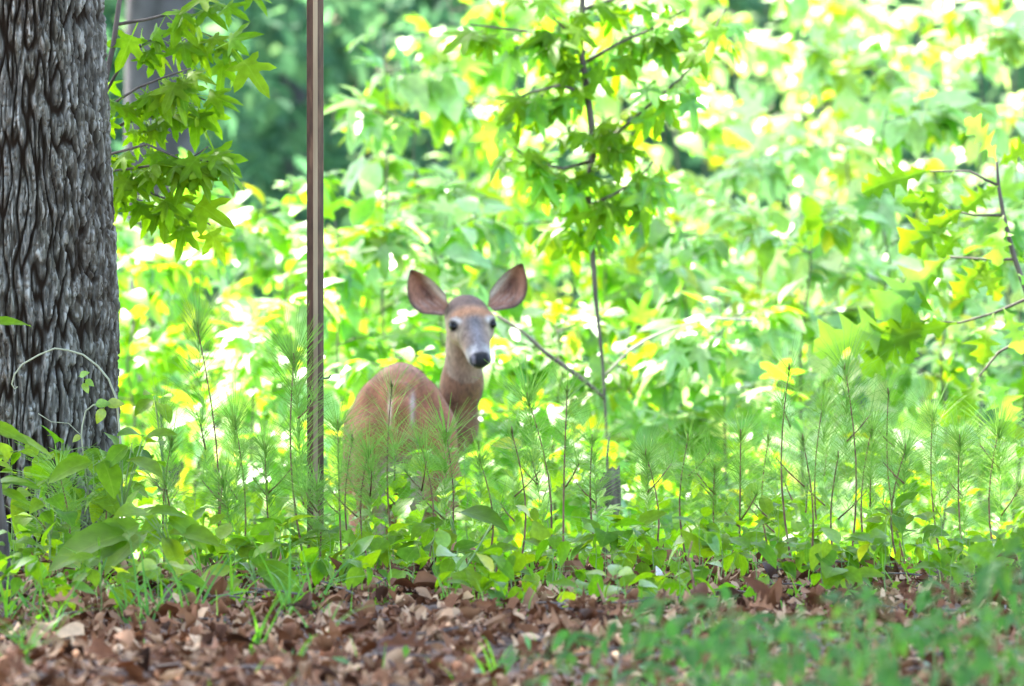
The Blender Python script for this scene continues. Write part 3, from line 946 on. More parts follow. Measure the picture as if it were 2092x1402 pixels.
    sdv = np.cross(fl, hn) * .0008
    hv = np.stack([hp - sdv - hn * .001, hp + sdv - hn * .001, hp + dirn * ln_[:, None]], 1)[keep]
    hc_ = (C[Fb[ii, 0]] * rh.uniform(.6, 1.5, (nh, 1)))[keep]
    hc_ = np.repeat(np.concatenate([np.minimum(hc_, .7), np.ones((len(hc_), 1))], 1), 3, 0)
    hm_me = np_mesh('coat_hair', hv.reshape(-1, 3), np.arange(len(hv) * 3).reshape(-1, 3), m, False, {'coat': ('FLOAT_COLOR', hc_)})
    ho = obj('coat_hair', hm_me, root); ho['kind'] = 'stuff'
    em, nt, N, L, out = newmat('wet_dark_eye')
    p = N.new('ShaderNodeBsdfPrincipled'); p.inputs['Base Color'].default_value = (.008, .006, .006, 1); p.inputs['Roughness'].default_value = .18; p.inputs['Specular IOR Level'].default_value = .18
    L.new(p.outputs[0], out.inputs[0])
    for s_ in (-1, 1):
        c = H(s_ * .0625, .022, .004)
        vs_, fs = [], []
        for i in range(9):
            ph = math.pi * i / 8
            for k in range(12):
                a = 2 * math.pi * k / 12
                vs_.append(c + .0145 * (HR * math.sin(ph) * math.cos(a) + HF * 1.05 * math.sin(ph) * math.sin(a) + HU * .9 * math.cos(ph)))
        for i in range(8):
            for k in range(12):
                fs.append((i * 12 + k, i * 12 + (k + 1) % 12, (i + 1) * 12 + (k + 1) % 12, (i + 1) * 12 + k))
        mb = MB(); mb.add(vs_, fs)
        obj('eye', mb.mesh('eye', em), root)
build_deer()

# ------------------------------------------------------------------ background trees
def far_tree(px, y, wpx, label, name='forest_tree', mat=None, height=11, crown=(3, 3, 2.5), ncrown=2600, lean=0.0, seed=1, cz=0.75, group=None):
    r = np.random.RandomState(seed)
    p = pw(px, 300, y)
    zb = g(p.x, y)
    root = thing(name, (p.x, y, zb), label, 'tree', group)
    rad = wpx / FPX * y / 2
    mb = MB()
    n = 22
    pts = []; rd = []
    for i in range(n):
        t = i / (n - 1)
        z = -.1 + t * height
        pts.append((lean * (z - 1.2) + .03 * math.sin(z * 1.7 + seed), .03 * math.cos(z * 1.3), z))
        rd.append(rad * (1 - .75 * t) + (rad * .5 * max(0, 1 - z / .4) ** 2))
    mb.tube(pts, rd, 20)
    obj('trunk', mb.mesh('trunk', mat or M_FARBARK), root)
    lm = MB()
    for k in range(7):
        z = height * (.5 + .06 * k); a = k * 2.4 + seed
        limb(lm, (lean * (z - 1.2), 0, z), (math.cos(a), math.sin(a), .6), crown[0] * .8, rad * .3, r, 1)
    obj('limb', lm.mesh('limb', mat or M_FARBARK), root)
    V, F = leaf_cloud(ncrown, (lean * height, 0, height * cz + 1), crown, r, .4, 60, .5, .0)
    c = obj('crown', np_mesh('crown', V, F, M_CROWN, False), root); c['kind'] = 'stuff'
    return root

far_tree(345, 36.0, 165, 'pale lilac grey tree trunk behind the star-leaved sapling by the oak', mat=M_GREYTREE, height=11, crown=(2.2, 2.2, 2.2), lean=-.02, seed=2)
FG = 'trees deep in the shaded woods'
FL = 'unseen tree added at the left to shade the far woods'
for k, (px, y, w) in enumerate(((610, 60, 60), (905, 57, 45), (500, 70, 55), (745, 66, 40), (1060, 72, 50), (20, 64, 60), (-600, 58, 70), (-250, 75, 60), (-900, 56, 60), (-420, 66, 60), (-800, 68, 60), (-150, 57, 60), (-1300, 64, 60), (-1000, 78, 60))):  # trees left of the frame are added so their crowns shade the far woods
    far_tree(px, y, w, {610: 'blurred dark far trunk showing behind the metal post', 905: 'thin blurred far trunk above the head of the doe', 1310: 'dark blurred far trunk showing through the slender dark-stemmed sapling', 500: 'blurred far trunk between the star-leaved oakside sapling and the post', 745: 'thinnest blurred far trunk just past the metal post', 1060: 'blurred far trunk behind the left boughs of the slender sapling'}.get(px, FL), height=13 + k % 3, crown=(3.6, 3.6, 2.6), ncrown=6000, seed=20 + k, group=FG, cz=.62)

def build_far_woods():
    r = np.random.RandomState(77)
    nc = 900
    c = np.stack([r.uniform(-11, 9, nc), r.uniform(46, 66, nc), -.6 + 5.4 * r.rand(nc) ** 1.3], -1)
    n = 70000
    P = c[r.randint(nc, size=n)] + r.normal(size=(n, 3)) * np.array([.42, .42, .30])
    P[:, 2] = np.maximum(P[:, 2], -.45)
    V, F = leaf_faces(P, r, .17, 1.0, .6)
    o = obj('distant_woods', np_mesh('distant_woods', V, F, M_FAR, False))
    tag(o, 'mass of blurred bluish green foliage far behind the saplings', 'woods', kind='stuff')
    # taller mass at the very back
    nc = 900
    c = np.stack([r.uniform(-24, 24, nc), r.uniform(75, 95, nc), -.3 + 9 * r.rand(nc)], -1)
    n = 90000
    P = c[r.randint(nc, size=n)] + r.normal(size=(n, 3)) * np.array([.9, .9, .7])
    P[:, 2] = np.maximum(P[:, 2], -.3)
    V, F = leaf_faces(P, r, .40, 1.0, .7)
    o = obj('woods_edge', np_mesh('woods_edge', V, F, M_FAR, False))
    tag(o, 'tall wall of far foliage closing the woods at the back', 'woods', kind='stuff')
build_far_woods()

# ------------------------------------------------------------------ sunlit understory
def where(px):
    for lim, w in ((235, 'by the oak trunk'), (400, 'just past the oak trunk'), (560, 'left behind the tall pine seedling'), (690, 'by the metal post'), (800, 'between metal post and doe'), (900, 'by the rump of the doe'),
                   (1060, 'by the head of the doe'), (1180, 'between doe and slender sapling'), (1290, 'by the slender dark-stemmed sapling'),
                   (1450, 'between slender sapling and pine patch'), (1580, 'where the pine patch begins'), (1720, 'by the tallest pines of the patch'), (1850, 'by the crowded patch pines'), (1970, 'where the pine patch ends')):
        if px < lim: return w.replace('left behind', 'behind')
    return 'near the oak sapling'
def bx(px, y): return (px - 1046) / FPX * y
UG = 'sunlit saplings crowding behind the doe'
LB = 'sunlit star-leaved sapling in the crowd of saplings behind the doe'
LO = 'sunlit sapling with oval leaves in the crowd of saplings behind the doe'
seed = 100
# (px, y, height, spread, nleaf, kind)
US = [(270, 29.5, 1.25, .50, 150, 'o'), (400, 30.5, 1.35, .55, 170, 's'), (520, 28.5, 1.05, .5, 160, 's'), (590, 31, 1.5, .55, 190, 'o'),
      (690, 29.5, 1.35, .55, 190, 's'), (790, 30.6, 2.05, .5, 190, 's'), (850, 31.5, 1.9, .5, 150, 's'), (800, 28.0, .95, .5, 150, 'o'), (900, 30, 1.35, .55, 190, 's'),
      (985, 28.2, 1.0, .5, 170, 's'), (1060, 30.5, 1.35, .55, 190, 'o'), (1140, 28.4, 1.05, .5, 170, 'o'), (1290, 28.6, 1.0, .55, 180, 's'),
      (1230, 32, 1.45, .5, 170, 's'), (1400, 30.4, 1.35, .6, 200, 'o'), (1480, 28.3, 1.1, .55, 180, 's'), (1560, 32.5, 1.7, .6, 210, 's'),
      (1650, 29.4, 1.4, .55, 200, 'o'), (1720, 33.5, 2.1, .65, 230, 's'), (1800, 30.6, 1.75, .6, 220, 's'), (1880, 35, 2.3, .7, 240, 'o'),
      (1930, 28.8, 1.3, .55, 200, 'o'), (2010, 32, 2.1, .65, 240, 's'), (2080, 29.6, 1.6, .55, 200, 's'), (1500, 37, 2.2, .7, 230, 'o'), (1640, 39, 2.5, .8, 240, 's'),
      (1380, 36, 1.7, .6, 180, 's'), (2060, 38, 2.6, .8, 240, 'o'), (1800, 41, 2.8, .85, 240, 's'), (1950, 43, 2.9, .85, 240, 'o'),
      (330, 33.5, 1.3, .6, 170, 's'), (470, 35, 1.4, .6, 170, 'o'), (640, 36, 1.3, .6, 160, 's'), (860, 35, 1.45, .6, 170, 'o'), (1010, 37, 1.4, .6, 160, 's'), (1180, 36, 1.5, .6, 170, 'o'),
      (1100, 40, 2.5, .75, 190, 's'), (1250, 43, 2.7, .8, 200, 'o'), (1340, 39, 2.5, .7, 200, 's'), (1450, 44, 2.9, .8, 200, 's'), (1560, 46, 3.0, .85, 200, 'o'), (1000, 44, 2.4, .8, 170, 'o'), (930, 38, 2.3, .7, 190, 's'), (1040, 36, 2.2, .7, 180, 's'), (1700, 47, 3.1, .9, 200, 's'), (2020, 47, 3.2, .9, 200, 'o'),
      (300, 31.5, 1.5, .4, 110, 's'), (390, 32.5, 1.4, .4, 110, 'o'), (2200, 30, 1.9, .6, 150, 's'), (2280, 34, 2.3, .7, 150, 'o'), (130, 31, 1.3, .5, 100, 's'), (-60, 30, 1.2, .5, 90, 'o')]
for i, (px, y, hgt, sp, nl, kd) in enumerate(US):
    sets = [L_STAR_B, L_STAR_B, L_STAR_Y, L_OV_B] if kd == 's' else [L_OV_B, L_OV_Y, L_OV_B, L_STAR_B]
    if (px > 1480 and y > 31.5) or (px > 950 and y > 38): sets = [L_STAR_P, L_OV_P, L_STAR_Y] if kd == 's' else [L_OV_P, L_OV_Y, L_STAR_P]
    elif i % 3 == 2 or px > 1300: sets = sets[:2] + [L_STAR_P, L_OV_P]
    lb_ = '%s %s sapling behind the thicket front %s' % ('tall' if hgt > 1.6 else 'low' if hgt < 1.15 else 'medium', 'star-leaved' if kd == 's' else 'oval-leaved', where(px))
    if y > 33: lb_ = lb_.replace('behind the thicket front', 'blurred deep in the thicket')
    elif y < 30: lb_ = lb_.replace('behind the thicket front', 'at the thicket front')
    sapling('sweetgum_sapling' if kd == 's' else 'understory_sapling', lb_, 'sapling', UG, bx(px, y), y, hgt, sp, nl, sets,
            .175 if kd == 's' else .125, seed + i, nbranch=9, low=.2, droop=.55)

# ------------------------------------------------------------------ low plants behind the crest
LG = 'leafy seedlings rising behind the crest of the bank'
for i in range(46):
    px = -60 + i * 50 + RS.uniform(-22, 22); y = 23.2 + 3.9 * RS.rand()
    if 640 < px < 980 and y > 24.4: y = 23.0 + RS.rand() * 1.2
    sets = [L_OV_K, L_OV_S, L_HEART] if i % 3 else [L_OV_K, L_OV_Y, L_STAR_K]
    if i % 4 == 1: sets = [L_STAR_K, L_OV_K]
    hh = .26 + .22 * RS.rand() + .06 * (y - 23)
    sapling('leafy_seedling', '%s leafy seedling rising behind the crest %s' % (('pale yellowish', 'star and oval', 'mixed green')[0 if i % 3 == 0 else 1 if i % 4 == 1 else 2], where(px)), 'seedling', LG, bx(px, y), y, hh, .2, 22, sets, .085, 400 + i, nbranch=5, low=.3, stem_r=.003, stem_mat=M_GREENSTEM, droop=.4)

for i, (px, y, hh) in enumerate(((1205, 24.2, .36), (1285, 24.3, .34), (1240, 23.9, .26), (1225, 26.3, .62), (1262, 26.4, .66), (1190, 26.0, .5))):
    sapling('leafy_seedling', ('short bushy', 'taller bushy')[i > 2] + ' seedling hiding the foot of the broken snag', 'seedling', LG, bx(px, y), y, hh, .22, 30, [L_OV_B, L_STAR_B], .095, 470 + i, nbranch=6, low=.3, stem_r=.003, stem_mat=M_GREENSTEM, droop=.4)

for i, (px, y, hh) in enumerate(((20, 22.1, .42), (75, 21.9, .36), (130, 22.2, .42), (185, 22.0, .38), (240, 22.3, .44))):
    sapling('leafy_seedling', 'knee-high seedling crowding the foot of the oak trunk', 'seedling', LG, bx(px, y), y, hh, .2, 24, [L_OV_K, L_OV_S, L_HEART], .08, 490 + i, nbranch=6, low=.35, stem_r=.003, stem_mat=M_GREENSTEM, droop=.4)

# ------------------------------------------------------------------ tall sweetgum sapling right of the doe
def poly(pts, y, ys=None):
    return [pw(a, b, y if ys is None else ys[i]) for i, (a, b) in enumerate(pts)]

def hero_leaf(root, mset, b, t, y, y2=None, nrm=None, seed=0, name='leaf', wid=1.0):
    """a leaf whose stalk starts behind pixel b and whose tip lies behind pixel t"""
    r = np.random.RandomState(seed)
    p0, p1 = pw(b[0], b[1], y), pw(t[0], t[1], y if y2 is None else y2)
    d = p1 - p0
    if nrm is None: nrm = Vector((r.uniform(-.3, .3), -.8, .6))
    M = Matrix.Translation(-root.location) @ frame(p0, d, nrm, d.length, wid)
    return obj(name, mset[r.randint(len(mset))], root, M)

def build_gum():
    y = 27.0
    st = [(1246, 1010), (1240, 900), (1231, 740), (1217, 610), (1207, 470), (1200, 390), (1214, 300), (1200, 190), (1186, 100), (1190, 0), (1196, -140), (1190, -300)]
    P = poly(st, y)
    P[0].z = g(P[0].x, y) - .02
    root = thing('sweetgum_sapling', P[0], 'slender dark-stemmed star-leaved sapling standing right of the doe', 'sapling')
    b0 = root.location
    mb = MB(); rads = [3, 3, 3.5, 5, 7, 7.5, 8, 7.5, 7, 6.5, 5.5, 4]
    mb.tube([p - b0 for p in P], [r_ / FPX * y for r_ in rads], 8)
    obj('stem', mb.mesh('stem', M_TWIG), root)
    br = [[(1216, 292), (1262, 270), (1330, 212), (1385, 165), (1425, 125), (1482, 18)],
          [(1186, 92), (1150, 55), (1095, 5), (1050, -40)],
          [(1205, 330), (1150, 345), (1085, 330), (1050, 300)],
          [(1200, 190), (1140, 175), (1080, 190), (1020, 215)],
          [(1192, 130), (1260, 90), (1330, 60), (1400, 20)],
          [(1205, 420), (1250, 400), (1300, 370), (1335, 330)],
          [(1190, 60), (1120, 70), (1040, 60), (960, 50)],
          [(1206, 450), (1180, 440), (1150, 450)],
          [(1190, 20), (1280, -10), (1360, -30)]]
    for lb, b, w, mt in (('bare grey side branch', [(1236, 815), (1190, 775), (1115, 722), (1070, 680), (1015, 645)], 5.5, M_TWIG),
                         ('pale bare side branch', [(1233, 770), (1285, 718), (1320, 695), (1370, 672), (1450, 650), (1540, 655)], 3.6, M_PALETWIG)):
        pts = poly(b, y, [y + (1.4 if w == 4 and 0 < i else 0) for i in range(len(b))]); n = len(pts)
        mb = MB(); mb.tube([p - b0 for p in pts], [w * (.75 + .4 * math.sin(2.2 * i) ** 2 - .4 * i / n) / FPX * y for i in range(n)], 7)
        o = obj('dead_branch', mb.mesh('dead_branch', mt), root); o['label'] = lb
    r = np.random.RandomState(9)
    nl = [24, 14, 26, 24, 26, 24, 18, 12, 12]
    for k, b in enumerate(br):
        dy = (r.rand() - .5) * .35
        pts = poly(b, y, [y + dy * i / (len(b) - 1) for i in range(len(b))])
        mb = MB(); n = len(pts)
        mb.tube([p - b0 for p in pts], [(4.2 - 2.4 * i / (n - 1)) / FPX * y for i in range(n)], 6)
        obj('branch', mb.mesh('branch', M_TWIG), root)
        for q in range(nl[k]):
            t = (.15 + .85 * r.rand()) * (n - 1); i = min(n - 2, int(t))
            p = pts[i].lerp(pts[i + 1], t - i)
            d = Vector((r.uniform(-.9, .9), r.uniform(-.7, .5), -r.uniform(.1, 1.1)))
            put_leaf(root, r, L_STAR_S if q % 2 else L_STAR_B, p, d, .155 * r.uniform(.7, 1.25), nrm=Vector((r.uniform(-.4, .4), r.uniform(-1, -.1), .8)))
    for q in range(46):
        t = 4.2 + 5.5 * r.rand(); i = int(t)
        p = P[i].lerp(P[i + 1], t - i)
        d = Vector((r.uniform(-1, 1), r.uniform(-.7, .5), -r.uniform(-.2, .9)))
        put_leaf(root, r, L_STAR_S, p, d, .14 * r.uniform(.8, 1.3), nrm=Vector((r.uniform(-.4, .4), r.uniform(-1, -.1), .8)))
build_gum()

# ------------------------------------------------------------------ star-leaved branches beside the oak
def build_oakside():
    y = 23.5
    st = [(160, 1030), (165, 800), (172, 560), (180, 330), (205, 210), (232, 90), (250, -40), (262, -200)]
    P = poly(st, y); P[0].z = g(P[0].x, y) - .02
    root = thing('sweetgum_sapling', P[0], 'star-leaved sapling reaching out from behind the oak trunk', 'sapling')
    b0 = root.location
    mb = MB(); mb.tube([p - b0 for p in P], [r_ / FPX * y for r_ in (8, 8, 7.5, 7, 6.5, 6, 5, 4)], 8)
    obj('stem', mb.mesh('stem', M_TWIG), root)
    br = [[(188, 290), (222, 218), (280, 180), (335, 158), (390, 140)],
          [(178, 350), (225, 315), (300, 295), (380, 330), (425, 300)],
          [(176, 400), (230, 350), (300, 340), (375, 325), (430, 330)],
          [(205, 210), (260, 110), (330, 70), (400, 62), (475, 92)],
          [(180, 330), (245, 365), (310, 395), (370, 420), (430, 460)],
          [(240, 50), (300, 40), (360, 25), (440, -10), (500, -40)],
          [(190, 280), (260, 250), (320, 235), (380, 190), (420, 205)]]
    r = np.random.RandomState(31)
    nl = [24, 24, 22, 22, 20, 14, 22]
    for k, b in enumerate(br):
        dy = (r.rand() - .6) * .4
        pts = poly(b, y, [y + dy * i / (len(b) - 1) for i in range(len(b))])
        mb = MB(); n = len(pts)
        mb.tube([p - b0 for p in pts], [(3.6 - 2.1 * i / (n - 1)) / FPX * y for i in range(n)], 6)
        obj('branch', mb.mesh('branch', M_TWIG), root)
        for q in range(nl[k]):
            t = (.15 + .85 * r.rand()) * (n - 1); i = min(n - 2, int(t))
            p = pts[i].lerp(pts[i + 1], t - i)
            d = Vector((r.uniform(-.5, 1), r.uniform(-.7, .5), -r.uniform(0, .9)))
            put_leaf(root, r, L_STAR_S, p, d, .125 * r.uniform(.7, 1.2), nrm=Vector((r.uniform(-.4, .4), r.uniform(-1, -.1), .8)))
    for b, t in (((472, 95), (545, 185)), ((440, 100), (520, 60)), ((420, 270), (470, 380)), ((425, 300), (490, 345)), ((370, 400), (470, 455)), ((350, 395), (330, 440)), ((440, 5), (500, 30)), ((300, 395), (400, 440))):
        hero_leaf(root, L_STAR_S, b, t, y - .12, y - .2, seed=b[0])
build_oakside()

# ------------------------------------------------------------------ oak sapling on the right
def build_oak_sapling():
    y = 25.3
    st = [(2175, 1000), (2140, 780), (2098, 600), (2070, 520), (2050, 440), (2040, 380), (2036, 330)]
    P = poly(st, y); P[0].z = g(P[0].x, y) - .02
    root = thing('oak_sapling', P[0], 'oak sapling with large lobed leaves at the edge of the thicket', 'sapling')
    b0 = root.location
    mb = MB(); mb.tube([p - b0 for p in P], [r_ / FPX * y for r_ in (7, 6.5, 6, 5.5, 5, 4, 3)], 8)
    obj('stem', mb.mesh('stem', M_TWIG), root)
    br = [[(2075, 530), (2010, 530), (1940, 525)], [(2050, 440), (1990, 440), (1940, 430)], [(2100, 610), (2030, 640), (1960, 660), (1880, 655)],
          [(2115, 680), (2040, 720), (2000, 770), (1990, 790)], [(2040, 380), (1980, 350), (1900, 350)]]
    for b in br:
        pts = poly(b, y); n = len(pts)
        mb = MB(); mb.tube([p - b0 for p in pts], [(3.4 - 1.8 * i / (n - 1)) / FPX * y for i in range(n)], 6)
        obj('branch', mb.mesh('branch', M_TWIG), root)
    N1 = Vector((.15, -.9, .5)); N2 = Vector((-.4, -.95, .25))
    for k, (b, t, nn) in enumerate((((1940, 525), (1800, 625), N1), ((1935, 528), (1838, 640), N2), ((1975, 425), (1850, 492), N1), ((1950, 432), (1880, 500), N2), ((1940, 430), (1868, 400), N1),
                      ((1955, 660), (1785, 690), N1), ((1870, 655), (1680, 690), N1), ((1900, 650), (1770, 735), N2), ((1985, 460), (1925, 500), N2), ((2050, 440), (2030, 520), N2),
                      ((1985, 530), (2040, 590), N1), ((2000, 770), (1975, 830), N2), ((2010, 760), (2070, 840), N1), ((1990, 790), (1935, 850), N1), ((2030, 640), (2000, 720), N2), ((2050, 630), (2090, 700), N1),
                      ((1900, 350), (1780, 370), N1), ((1950, 350), (1890, 420), N2), ((2036, 330), (2000, 250), N1), ((2040, 340), (2100, 290), N1), ((2040, 380), (1980, 410), N1), ((2080, 560), (2150, 620), N1),
                      ((2110, 650), (2180, 720), N2), ((1880, 655), (1850, 720), N2), ((1930, 655), (1880, 610), N1), ((2020, 530), (1960, 590), N1))):
        hero_leaf(root, L_OAK_S if k % 3 else L_OAK_B, b, t, y - .05, y - .16, nn, seed=k, wid=1.2)
build_oak_sapling()

# ------------------------------------------------------------------ dead limbs, snag
def stick(name, label, cat, pts, y, rpx, mat, rest=True):
    P = [pw(a, b, y if not isinstance(y, (list, tuple)) else y[i]) for i, (a, b) in enumerate(pts)]
    root = thing(name, P[0], label, cat)
    mb = MB(); n = len(P)
    yy = y if not isinstance(y, (list, tuple)) else y[0]
    mb.tube([p - P[0] for p in P], [rpx * (1 - .5 * i / (n - 1)) / FPX * yy for i in range(n)], 7)
    o = obj('wood', mb.mesh('wood', mat), root)
    return root

def build_snag():
    y = 24.5
    p = pw(1243, 1000, y); zb = g(p.x, y)
    root = thing('tree_snag', (p.x, y, zb), 'short broken grey snag with a dark rotten top behind the seedlings', 'stump')
    top = pw(1243, 968, y).z - zb
    r = np.random.RandomState(4)
    R = 25 / FPX * y
    V, F = [], []
    ns, nzs = 28, 16
    jag = [r.uniform(-.008, .008) + .022 * math.sin(k * 2 * math.pi / ns + 2) for k in range(ns)]
    for i in range(nzs):
        t = i / (nzs - 1)
        for k in range(ns):
            a = 2 * math.pi * k / ns
            rr = R * (1.1 - .1 * t) * (1 if t < .93 else .9) * (1 + .10 * math.sin(k * 5.1) + .06 * math.sin(k * 2 + i))
            V.append((rr * math.cos(a), rr * math.sin(a), -.05 + t * (top + jag[k] * t * 1.0 + .05)))
    for i in range(nzs - 1):
        for k in range(ns):
            k2 = (k + 1) % ns
            F.append((i * ns + k, i * ns + k2, (i + 1) * ns + k2, (i + 1) * ns + k))
    b = len(V)
    V += [(v[0] * .6, v[1] * .6, v[2] - .035) for v in V[(nzs - 1) * ns:nzs * ns]]
    for k in range(ns):
        k2 = (k + 1) % ns; t0 = (nzs - 1) * ns
        F.append((t0 + k, t0 + k2, b + k2, b + k))
    F.append(tuple(range(b, b + ns)))
    mb = MB(); mb.add(V, F)
    obj('trunk', mb.mesh('trunk', M_SNAG), root)
    mb = MB()
    mb.tube([(0, 0, top - .05), (-.004, 0, top + .05), (.002, 0, top + .11)], [.006, .004, .003], 6)
    obj('splinter', mb.mesh('splinter', M_TWIG), root)
build_snag()

# ------------------------------------------------------------------ pine seedlings
def needle_mesh(seed, n, H, spread_low=.2, nlen=.15):
    """needles of one straight shoot of height H, longer and upright at the tip"""
    r = np.random.RandomState(seed)
    V, F = [], []
    b = 0
    for i in range(n):
        t = r.rand() ** .7 if r.rand() > .16 else r.uniform(.93, 1)
        tip = t > .93
        z = H * (spread_low + (1 - spread_low) * t)
        az = r.uniform(0, 2 * math.pi)
        el = r.uniform(.5, 1.15) if not tip else r.uniform(.75, 1.45)
        d = Vector((math.cos(az) * math.cos(el), math.sin(az) * math.cos(el), math.sin(el)))
        ln = nlen * r.uniform(.6, 1.15) * (1 if t > .3 else .75)
        p = Vector((0, 0, z))
        sd = d.cross(Vector((r.uniform(-.4, .4), 1, r.uniform(-.4, .4)))).normalized()
        w = .0010
        sag = r.uniform(.03, .22)
        for s in range(5):
            q = s / 4
            pp = p + d * (ln * q) + Vector((0, 0, -sag * ln * q * q))
            ww = w * (1 - .7 * q)
            V += [pp - sd * ww, pp + sd * ww]
            if s: F.append((b + 2 * s - 2, b + 2 * s - 1, b + 2 * s + 1, b + 2 * s))
        b += 10
    return np.array([tuple(v) for v in V]), np.array(F)

NEED = []
for s in range(5):
    V, F = needle_mesh(50 + s, 235, .5, .12, .185)
    NEED.append(np_mesh('needles', V, F, M_NEEDLE, True))
SIDE = []
for s in range(3):
    V, F = needle_mesh(80 + s, 42, .14, .35, .13)
    SIDE.append(np_mesh('needles', V, F, M_NEEDLE, True))

def pine(top, base, y, label, seed, group='pine seedlings along the bank', sides=3, needle=1.0, stemscale=1.0):
    r = np.random.RandomState(seed)
    T = pw(top[0], top[1], y)
    bp = pw(base[0], base[1], y)
    zb = g(bp.x, y)
    B0 = Vector((bp.x, y, zb - .01))
    root = thing('pine_seedling', B0, label, 'seedling', group)
    ax = T - B0; H = ax.length; axn = ax.normalized()
    n = 8; wob = Vector((r.uniform(-.035, .035), r.uniform(-.02, .02), 0))
    pts = [ax * (i / (n - 1)) + wob * math.sin(math.pi * i / (n - 1)) for i in range(n)]
    mb = MB(); mb.tube(pts, [.0035 * stemscale * (1 - .55 * i / (n - 1)) for i in range(n)], 6)
    mb.tube([pts[-1], pts[-1] + axn * .018], [.0035, .0015], 5)
    obj('stem', mb.mesh('stem', M_REDTWIG), root)
    L = min(H * .8, .5 * r.uniform(.6, 1.25)) * needle
    M = Matrix.Translation(ax - axn * L) @ axn.to_track_quat('Z', 'Y').to_matrix().to_4x4() @ Matrix.Rotation(r.uniform(0, 6.28), 4, 'Z') @ Matrix.Diagonal((r.uniform(.75, 1.15), r.uniform(.75, 1.15), L / .5, 1))
    o = obj('needle_foliage', NEED[r.randint(5)], root, M); o['kind'] = 'stuff'
    for k in range(sides):
        t = r.uniform(.35, .8)
        p = ax * t
        az = r.uniform(0, 6.28)
        d = Vector((math.cos(az) * .75, math.sin(az) * .75, .75)).normalized()
        ln = r.uniform(.06, .12)
        mb = MB(); mb.tube([p, p + d * ln * .5 + Vector((0, 0, -.004)), p + d * ln], [.0026, .002, .0014], 5)
        br = obj('side_shoot', mb.mesh('side_shoot', M_REDTWIG), root)
        M = Matrix.Translation(p) @ d.to_track_quat('Z', 'Y').to_matrix().to_4x4() @ Matrix.Diagonal((1, 1, ln / .14, 1))
        o = obj('needle_foliage', SIDE[k % 3], br, M); o['kind'] = 'stuff'
    return root

PG = 'pine seedlings in the dense patch on the bank'
PL = 'young pine seedling in the dense patch below the oak sapling'
PINES = [((403, 668), (440, 1140), 22.3, 'tall pine seedling between the oak trunk and the metal post'),
         ((600, 735), (632, 1160), 22.0, 'pine seedling leaning against the view of the metal post, beside it'),
         ((800, 790), (812, 1110), 22.4, 'pine seedling with long bright needles in front of the rump of the doe'),
         ((912, 890), (905, 1140), 22.5, 'shorter pine seedling before the hind leg of the doe'),
         ((1046, 885), (1056, 1130), 22.2, 'thin bare-stemmed pine seedling just past the doe'),
         ((1079, 815), (1120, 1110), 22.6, 'slim slanting pine seedling behind the bare-stemmed one'),
         ((1159, 800), (1152, 1240), 21.6, 'pine seedling with a long dark crooked stem rooted in the leaf litter'),
         ((1513, 890), (1510, 1120), 22.7, 'pine seedling with a whitish tuft at its tip'),
         ((1612, 755), (1622, 1120), 22.3, PL), ((1727, 755), (1735, 1100), 22.2, PL), ((1815, 805), (1860, 1110), 22.6, PL),
         ((1640, 900), (1652, 1130), 21.9, PL), ((1712, 935), (1712, 1120), 21.8, PL), ((1905, 850), (1935, 1110), 22.9, PL),
         ((1570, 900), (1590, 1120), 23.0, PL), ((1780, 880), (1775, 1120), 22.4, PL), ((1850, 920), (1842, 1130), 22.0, PL), ((1680, 830), (1690, 1100), 23.1, PL),
         ((1960, 900), (1975, 1130), 22.5, PL), ((2040, 880), (2050, 1130), 23.0, PL), ((1460, 960), (1470, 1130), 22.8, PL), ((2150, 850), (2150, 1100), 22.7, PL),
         ((330, 850), (335, 1120), 22.9, 'wispy pine seedling just past the oak trunk edge'), ((480, 860), (490, 1120), 22.7, 'wispy pine seedling behind the small seedling left of the post'), ((690, 870), (700, 1120), 22.9, 'wispy pine seedling close past the metal post'), ((1210, 900), (1225, 1120), 22.6, 'wispy pine seedling before the broken snag'), ((1320, 930), (1330, 1130), 22.5, 'wispy pine seedling past the broken snag'), ((1405, 900), (1410, 1130), 22.9, 'wispy pine seedling where the dense patch begins'),
         ((541, 915), (562, 1140), 22.1, 'small pine seedling left of the metal post'),
         ((455, 985), (495, 1120), 21.9, 'small pine seedling at the foot of the tall one beside the oak'),
         ((648, 995), (648, 1180), 21.9, 'red-stemmed pine seedling at the foot of the metal post'),
         ((120, 965), (135, 1130), 21.7, 'grassy pine seedling at the foot of the oak trunk'),
         ((225, 980), (225, 1130), 21.9, 'fine-needled pine seedling close to the oak trunk'),
         ((350, 900), (350, 1120), 22.6, 'half hidden pine seedling behind the broad leaves near the oak'),
         ((720, 900), (740, 1120), 22.7, 'pale pine seedling between the metal post and the rump of the doe'),
         ((858, 905), (868, 1130), 22.2, 'feathery pine seedling between the two before the doe'),
         ((752, 925), (765, 1130), 22.3, 'feathery pine seedling before the near thigh of the doe'),
         ((980, 940), (985, 1130), 22.8, 'low pine seedling between the doe and the bare-stemmed seedling')]
for i, (t, b, y, lb) in enumerate(PINES):
    pine(t, b, y, lb, 200 + i, group=PG if lb is PL else 'pine seedlings standing singly along the bank', sides=(1, 2, 2)[i % 3], needle=1.2 if i in (2, 3) else 1.0)

